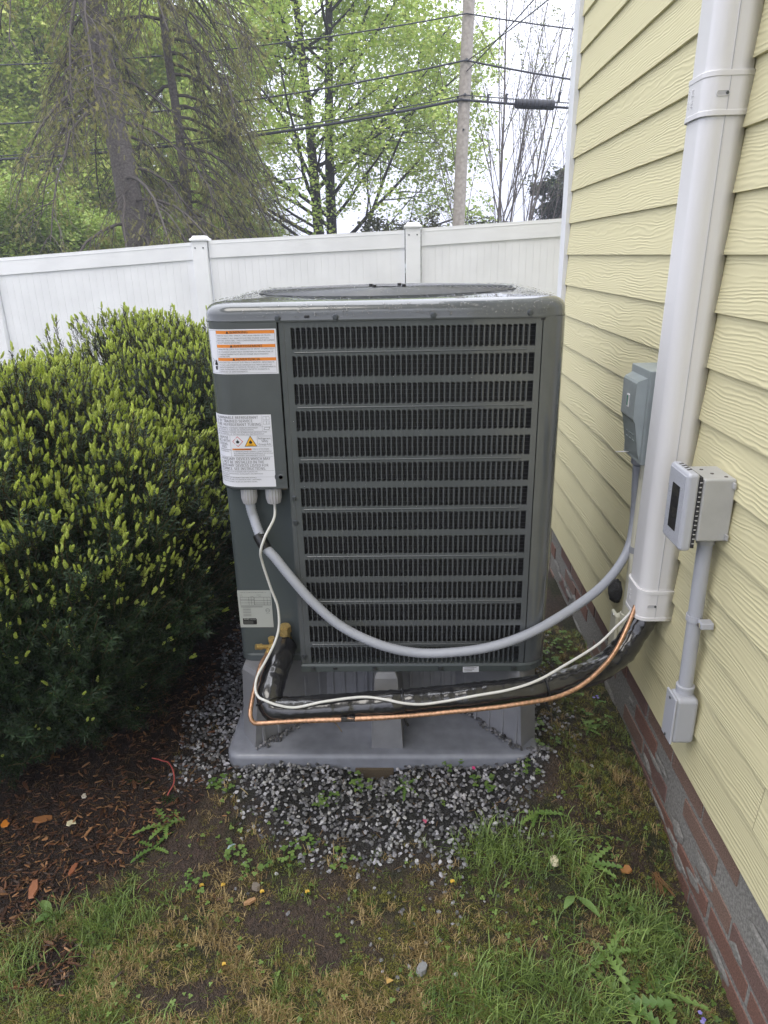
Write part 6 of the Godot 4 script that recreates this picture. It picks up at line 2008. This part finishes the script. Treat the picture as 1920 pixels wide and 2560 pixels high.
func build_weeds() -> void:
	rng.seed = 37
	var g0 := Color(0.10, 0.19, 0.04); var g1 := Color(0.22, 0.34, 0.09)
	var dn := [
		[-0.672, -1.525, 6, 0.085, "toothed dandelion rosette at the mulch edge below the red string"],
		[-0.690, -1.465, 4, 0.07, "small dandelion with few leaves on bare soil near the mulch edge"],
		[0.485, -1.434, 8, 0.085, "large dandelion rosette beside the cream pebble near the brick base"],
		[0.495, -1.125, 7, 0.11, "dandelion with long flopping leaves nearest the camera at lower right"],
		[0.470, -1.225, 6, 0.085, "dandelion in the moss left of the long-leaved one at lower right"],
		[0.640, -1.340, 6, 0.09, "dandelion leaning against the brick base among grass blades"],
		[-0.005, -1.634, 6, 0.055, "toothed dandelion seedling standing in the gravel under the middle pillar"],
		[0.604, -1.960, 5, 0.06, "pale toothed weed on the dark soil beside the brick base"],
		[0.36, -1.56, 6, 0.075, "dandelion at the right end of the gravel"],
		[0.585, -1.16, 6, 0.10, "dandelion sprawling by the bricks at the bottom right corner"]]
	for e in dn: plant("dandelion_plant", e[4], "dandelion", "dandelions in the lawn", e[0], e[1], rosette(e[2], e[3], e[3] * 0.12), g0, g1)
	for e in [[0.470, -1.635, 0.075, "single upright spoon-shaped leaf rising by the gravel's right end"], [0.423, -1.351, 0.075, "spoon-shaped pale leaf lying in moss near the lower right"], [-0.913, -1.318, 0.06, "broad smooth leaves curling over the mulch beside the long grass"]]:
		plant("broad_leaf_weed", e[3], "weed", "", e[0], e[1], [[e[2], 0.012, false, 0.1 if e[0] > 0.45 else 0.3, R(0, TAU), 3], [e[2] * 0.7, 0.011, false, 0.3, R(0, TAU), 4]], Color(0.14, 0.25, 0.07), Color(0.20, 0.32, 0.10)).rotation.x = -0.6 if e[0] > 0.46 else 0.0
	var cl := [[-0.265, -1.464, "clover patch at the lower edge of the gravel, right of the white pebbles"], [-0.467, -1.453, "clover patch under the bluish shell chip"], [-0.177, -1.427, "clover in the moss below the gravel's middle"], [0.528, -1.353, "round-leaved clover near the lower right moss"], [0.561, -1.299, "small clover nearest the brick base at lower right"],
		[-0.540, -1.625, "clover at the left end of the gravel"], [-0.229, -1.592, "green weed tuft in the gravel left of the middle"], [-0.142, -1.642, "green weed tuft in the gravel below the sandy block"], [0.130, -1.702, "leafy weed in the gravel right of the sandy block"], [0.216, -1.634, "creeping weed patch in the gravel near its right side"], [0.402, -1.894, "leafy weed against the right foot of the riser pad"], [0.43, -1.78, "leafy weed at the pad's front right corner"], [0.35, -1.66, "leafy weed where the gravel meets soil at right"],
		[-0.40, -1.40, "clover around the yellow petals left of centre"], [-0.55, -1.37, "clover with yellow petals near the left edge of the lawn"], [-0.33, -1.44, "clover between the white pebbles and the bare soil"], [0.62, -2.02, "green weed at the brick base beside the pad"], [0.53, -2.12, "ground ivy spreading between the pad and the brick base"], [0.62, -2.3, "ground ivy far back against the bricks"], [0.50, -2.35, "ground ivy in the gap right of the air conditioner"], [0.60, -2.5, "ground ivy farthest back between machine and house"]]
	for e in cl:
		var t := thing("clover_patch", e[2], "weed", V(e[0], height(e[0], e[1]), e[1]), "small leafy weeds in gravel and lawn")
		var n := 26 if e[1] < -1.94 else 12
		for i in n:
			var m := MB.new()
			var px := R(-0.035, 0.035) * (2.3 if e[1] < -1.94 else 1.0); var pz := R(-0.03, 0.03) * (2.6 if e[1] < -1.94 else 1.0); var py := R(0.006, 0.03)
			m.col = Color(0.10, 0.16, 0.05)
			m.tube(PackedVector3Array([V(px * 0.6, -0.003, pz * 0.6), V(px, py, pz)]), 0.0008, 3, false)
			var g := g0.lerp(g1, rng.randf())
			m.col = g
			var s := R(0.0035, 0.0068); var a0 := R(0, TAU)
			for k in 3:
				var a := a0 + TAU * k / 3.0
				var c := V(px + cos(a) * s * 0.9, py + R(0, 0.002), pz + sin(a) * s * 0.9)
				var fan := [V(px, py, pz)]
				for q in 6:
					var b := a - 2.1 + 4.2 * q / 5.0
					fan.append(c + V(cos(b), 0.12 * cos(q * 1.2), sin(b)) * s * 0.8)
				for q in range(1, 6): m.tri(fan[0], fan[q], fan[q + 1], V(0, 1, 0))
			obj("leaflets", m, mats.leaf_mat, t)
	# violets
	for e in [[0.665, -2.125, "violet flowers blooming on the weeds beside the brick base"], [0.660, -1.10, "pale violet flower at the foot of the bricks, bottom right"]]:
		var t := thing("violet_flower", e[2], "flower", V(e[0], height(e[0], e[1]) + 0.03, e[1]))
		for k in 3:
			var m := MB.new()
			m.col = Color(0.27, 0.22, 0.62).lerp(Color(0.42, 0.38, 0.75), rng.randf())
			var c := V(R(-0.014, 0.014), R(0, 0.012), R(-0.014, 0.014))
			for q in 5:
				var a := TAU * q / 5.0
				var u := V(cos(a), 0.35, sin(a)) * 0.0055; var w := V(-sin(a), 0, cos(a)) * 0.003
				m.quad(c, c + u * 0.6 - w, c + u, c + u * 0.6 + w, V(0, 0.8, 0.6))
			obj("petals", m, mats.leaf_mat, t)
			m = MB.new(); m.col = Color(0.08, 0.14, 0.03)
			m.tube(PackedVector3Array([c, V(c.x * 0.5, -0.032, c.z * 0.5)]), 0.0008, 3, false)
			obj("stalk", m, mats.leaf_mat, t)

func flake(pts: Array, th: float, col: Color, k: float) -> MB:
	var m := MB.new()
	m.col = col
	var pl := PackedVector2Array()
	for p in pts: pl.append(V2(p[0], p[1]) * k)
	m.loft(pl, 0.0, scaled(pl, 0.92), th)
	return m

func build_litter() -> void:
	rng.seed = 39
	# red cut string on the mulch
	var m := MB.new()
	m.col = Color(0.38, 0.08, 0.07)
	var sp := spline([V(-0.781, 0.012, -1.745), V(-0.725, 0.022, -1.715), V(-0.692, 0.026, -1.672), V(-0.680, 0.022, -1.632), V(-0.694, 0.012, -1.596)], 8)
	for i in sp.size(): sp[i].y += height(sp[i].x, sp[i].z)
	m.tube(sp, 0.0019, 8)
	tag(obj("red_string", m, mats.chip_mat), "curved piece of red string lying on the mulch", "string")
	var petal := [[-0.5, -0.2], [-0.1, -0.45], [0.4, -0.3], [0.55, 0.1], [0.1, 0.15], [-0.1, 0.42], [-0.45, 0.3]]
	var chip := [[-0.5, -0.12], [0.1, -0.22], [0.5, -0.08], [0.45, 0.14], [-0.1, 0.2], [-0.48, 0.1]]
	var oval := [[-0.5, 0], [-0.35, -0.25], [0.05, -0.34], [0.4, -0.2], [0.5, 0.02], [0.32, 0.27], [-0.1, 0.33], [-0.38, 0.22]]
	var L := [
		["orange_leaf", "small orange leaf on the mulch at the left edge of the photo", "leaf", petal, -1.165, -1.575, 0.030, 0.002, Color(0.62, 0.22, 0.03)],
		["white_petal", "cream petal lying on the mulch left of centre", "petal", petal, -0.963, -1.560, 0.026, 0.002, Color(0.72, 0.66, 0.46)],
		["white_petal", "white petal on the mulch close under the front yew", "petal", petal, -0.955, -1.640, 0.018, 0.002, Color(0.7, 0.66, 0.58)],
		["bark_piece", "long flat bark piece on the mulch between the petal and the orange leaf", "bark", chip, -1.061, -1.587, 0.055, 0.006, Color(0.33, 0.15, 0.06)],
		["bark_piece", "long pale red bark splinter pointing down towards the grass at left", "bark", chip, -0.995, -1.385, 0.062, 0.006, Color(0.36, 0.16, 0.09)],
		["bark_piece", "rust red bark piece at the end of the long grass", "bark", chip, -0.905, -1.430, 0.038, 0.006, Color(0.27, 0.10, 0.05)],
		["bark_piece", "tan bark chip on bare soil left of centre", "bark", chip, -0.403, -1.327, 0.034, 0.006, Color(0.42, 0.25, 0.13)],
		["shell_chip", "pale blue shell-like chip lying between clover and soil", "chip", [[-0.5, 0.1], [-0.2, -0.2], [0.3, -0.18], [0.5, 0.08], [0.1, 0.02], [-0.2, 0.25]], -0.480, -1.470, 0.028, 0.002, Color(0.40, 0.52, 0.56)],
		["cream_stone", "elongated cream pebble in the grass right of centre", "stone", oval, 0.384, -1.424, 0.034, 0.010, Color(0.66, 0.60, 0.42)],
		["grey_stone", "larger flat grey stone in the lawn near the bottom middle", "stone", oval, 0.030, -1.178, 0.034, 0.014, Color(0.26, 0.27, 0.28)],
		["grey_stone", "round brownish grey stone among yellow petals", "stone", oval, -0.394, -1.361, 0.024, 0.014, Color(0.22, 0.19, 0.16)],
		["brown_leaf", "crumpled orange brown leaf in the dandelions by the bricks", "leaf", petal, 0.587, -1.464, 0.034, 0.005, Color(0.38, 0.18, 0.06)],
		["tan_leaf", "triangular tan leaf near the bottom middle", "leaf", [[-0.5, 0.3], [0.5, 0.35], [0.1, -0.5]], -0.047, -1.160, 0.020, 0.002, Color(0.55, 0.36, 0.12)],
		["pink_petal", "pink petal on the gravel's lower edge", "petal", petal, 0.048, -1.537, 0.016, 0.002, Color(0.5, 0.10, 0.18)],
		["pink_petal", "bright pink speck at the front edge of the riser pad", "petal", oval, 0.197, -1.690, 0.011, 0.006, Color(0.65, 0.06, 0.22)]]
	for e in L:
		var o := obj(e[0], flake(e[3], e[7], e[8], e[6]), mats.chip_mat, self, V(e[4], height(e[4], e[5]) + 0.007, e[5]))
		o.rotation = Vector3(R(-0.15, 0.15), R(0, TAU), R(-0.15, 0.15))
		tag(o, e[1], e[2])
	var ys := [[-0.535, -1.365, "yellow petal leftmost of those in the lawn"], [-0.480, -1.369, "dull yellow petal second from the left"], [-0.375, -1.350, "bright yellow petal beside the round brownish stone"], [-0.258, -1.348, "bright yellow petal on the edge of the bare soil"], [0.114, -1.375, "yellow petal right of centre among grey pebbles"], [-0.44, -1.19, "yellow petal on bare soil near the bottom left"]]
	for e in ys:
		tag(obj("yellow_petal", flake(petal, 0.003, Color(0.66, 0.42, 0.06), R(0.008, 0.012)), mats.chip_mat, self, V(e[0], height(e[0], e[1]) + 0.009, e[1])), e[2], "petal", "yellow petals in the lawn")
	# twigs
	for e in [[V(-0.286, 0.037, -1.90), V(-0.20, 0.040, -1.80), "dry straw stalk lying on the pad tray behind the copper pipe", Color(0.22, 0.16, 0.07)], [V(-0.53, -0.03, -1.66), V(-0.44, -0.05, -1.60), "dry straw stalk bent over the gravel at the pad's left corner", Color(0.30, 0.24, 0.12)], [V(-0.22, -0.06, -1.60), V(-0.18, -0.085, -1.50), "pale dry stalk across the lower gravel", Color(0.42, 0.36, 0.20)], [V(0.62, -0.12, -1.97), V(0.70, -0.135, -1.93), "thin dry twig on the dark soil by the bricks", Color(0.22, 0.15, 0.09)]]:
		m = MB.new()
		m.col = e[3]
		m.tube(spline([e[0], e[0].lerp(e[1], 0.5) + V(0.008, 0.012, 0.004), e[1]], 5), 0.0014, 5)
		tag(obj("dry_stalk", m, mats.chip_mat), e[2], "stalk")
	# spray of brown pine needles by the bricks
	m = MB.new()
	for i in 26:
		m.col = Color(0.30, 0.15, 0.06).lerp(Color(0.22, 0.13, 0.06), rng.randf())
		var a := V(R(-0.01, 0.01), R(0.0, 0.01), R(-0.03, -0.02)); var b := V(R(-0.03, 0.03), R(0.0, 0.02), R(0.03, 0.06))
		m.tube(PackedVector3Array([a, b]), 0.0007, 3, false)
	tag(obj("pine_needle_spray", m, mats.chip_mat, self, V(0.688, height(0.688, -1.481) + 0.006, -1.481)), "fan of dead brown pine needles against the brick base", "needles")
	# clipped yew twigs on the mulch
	for e in [[-0.712, -1.60, "clipped dark yew twig on the mulch at the end of the red string"], [-0.745, -1.655, "clipped dark yew twig on the mulch inside the curve of the red string"], [-0.74, -1.215, "clipped dark yew twig lying in the grass at lower left"]]:
		var mi := MeshInstance3D.new()
		mi.name = "yew_twig"; mi.mesh = yew_sprig(70, 26, 0.085, false); mi.material_override = mats.needle_mat
		mi.transform = Transform3D(look(V(R(-1, 1), 0.1, R(-1, 1))), V(e[0], height(e[0], e[1]) + 0.008, e[1]))
		add_child(mi, true)
		tag(mi, e[2], "twig")

# ------------------------------------------------------------------ rain drops
func drop_mesh() -> ArrayMesh:
	var m := MB.new()
	var pr := PackedVector2Array()
	for i in 5:
		var a := PI / 2 * i / 4.0
		pr.append(V2(cos(a), sin(a) * 0.55))
	pr.append(V2(0.0, 0.55))
	m.lathe(pr, 10, Transform3D(), true)
	return m.mesh()

func build_drops() -> void:
	rng.seed = 43
	var dm := drop_mesh()
	var xs := []
	for i in 900:      # front sheet metal between the louver rows
		var k := rng.randi_range(0, 13)
		var y := 1.2575 - k * 0.0688 - 0.0522 - R(0.0005, 0.0155)
		var x := R(-0.27, 0.335)
		if rng.randf() < 0.12: x = R(-0.302, -0.276); y = R(0.33, 1.25)
		if y < 0.31: continue
		var s := R(0.0006, 0.0015)
		xs.append(Transform3D(Basis(Vector3.RIGHT, PI / 2).scaled(Vector3(s, s, s)), V(x, y, FRONT)))
	for i in 420:      # rounded front of the lid
		var s := R(0.0008, 0.0024)
		if i % 9 == 0: s *= 1.6
		var t := rng.randf()
		var y := lerpf(1.281, 1.311, t)
		var z := -1.7572 if y < 1.29 else -1.7572 - pow((y - 1.29) / 0.0265, 2.2) * 0.016
		var x := lerpf(-0.40, 0.36, pow(rng.randf(), 0.75))
		xs.append(Transform3D(Basis(Vector3.RIGHT, PI / 2 - t * 0.8).scaled(Vector3(s, s * 1.15, s)), V(x, y, z)))
	for i in 2600:     # flat of the lid outside the guard
		var x := R(-0.48, 0.39); var z := R(-2.63, -1.80)
		if Vector2(x + 0.045, z + 2.205).length() < 0.39: continue
		if absf(x + 0.045) > 0.385 and absf(z + 2.205) > 0.385: continue
		var s := R(0.001, 0.0034)
		xs.append(Transform3D(Basis(Vector3.UP, R(0, 6)).scaled(Vector3(s, s, s * R(0.8, 1.3))), V(x, 1.3195, z)))
	for i in 700:      # hanging in the wires of the guard
		var a := R(0, TAU); var r := R(0.1, 0.374)
		var s := R(0.0009, 0.0018)
		xs.append(Transform3D(Basis().scaled(Vector3(s, s, s)), V(-0.045 + cos(a) * r, 1.3255 + 0.0055 * (1.0 - pow(r / 0.376, 2.0)), -2.205 + sin(a) * r)))
	for i in 330:      # lid of the outlet box
		var s := R(0.0006, 0.0016)
		xs.append(Transform3D(Basis(Vector3.BACK, PI / 2).scaled(Vector3(s, s, s)), V(0.6238, 0.862 + R(-0.083, 0.083), -1.547 + R(-0.047, 0.047))))
	for i in 90:       # disconnect box
		var s := R(0.0007, 0.0014)
		xs.append(Transform3D(Basis(Vector3.BACK, PI / 2).scaled(Vector3(s, s, s)), V(0.626, R(0.985, 1.082), R(-2.015, -1.90))))
	tag(multi("rain_drops", dm, xs, [], mats.water), "rain drops beaded on the machine, its lid and the grey boxes", "water drops")
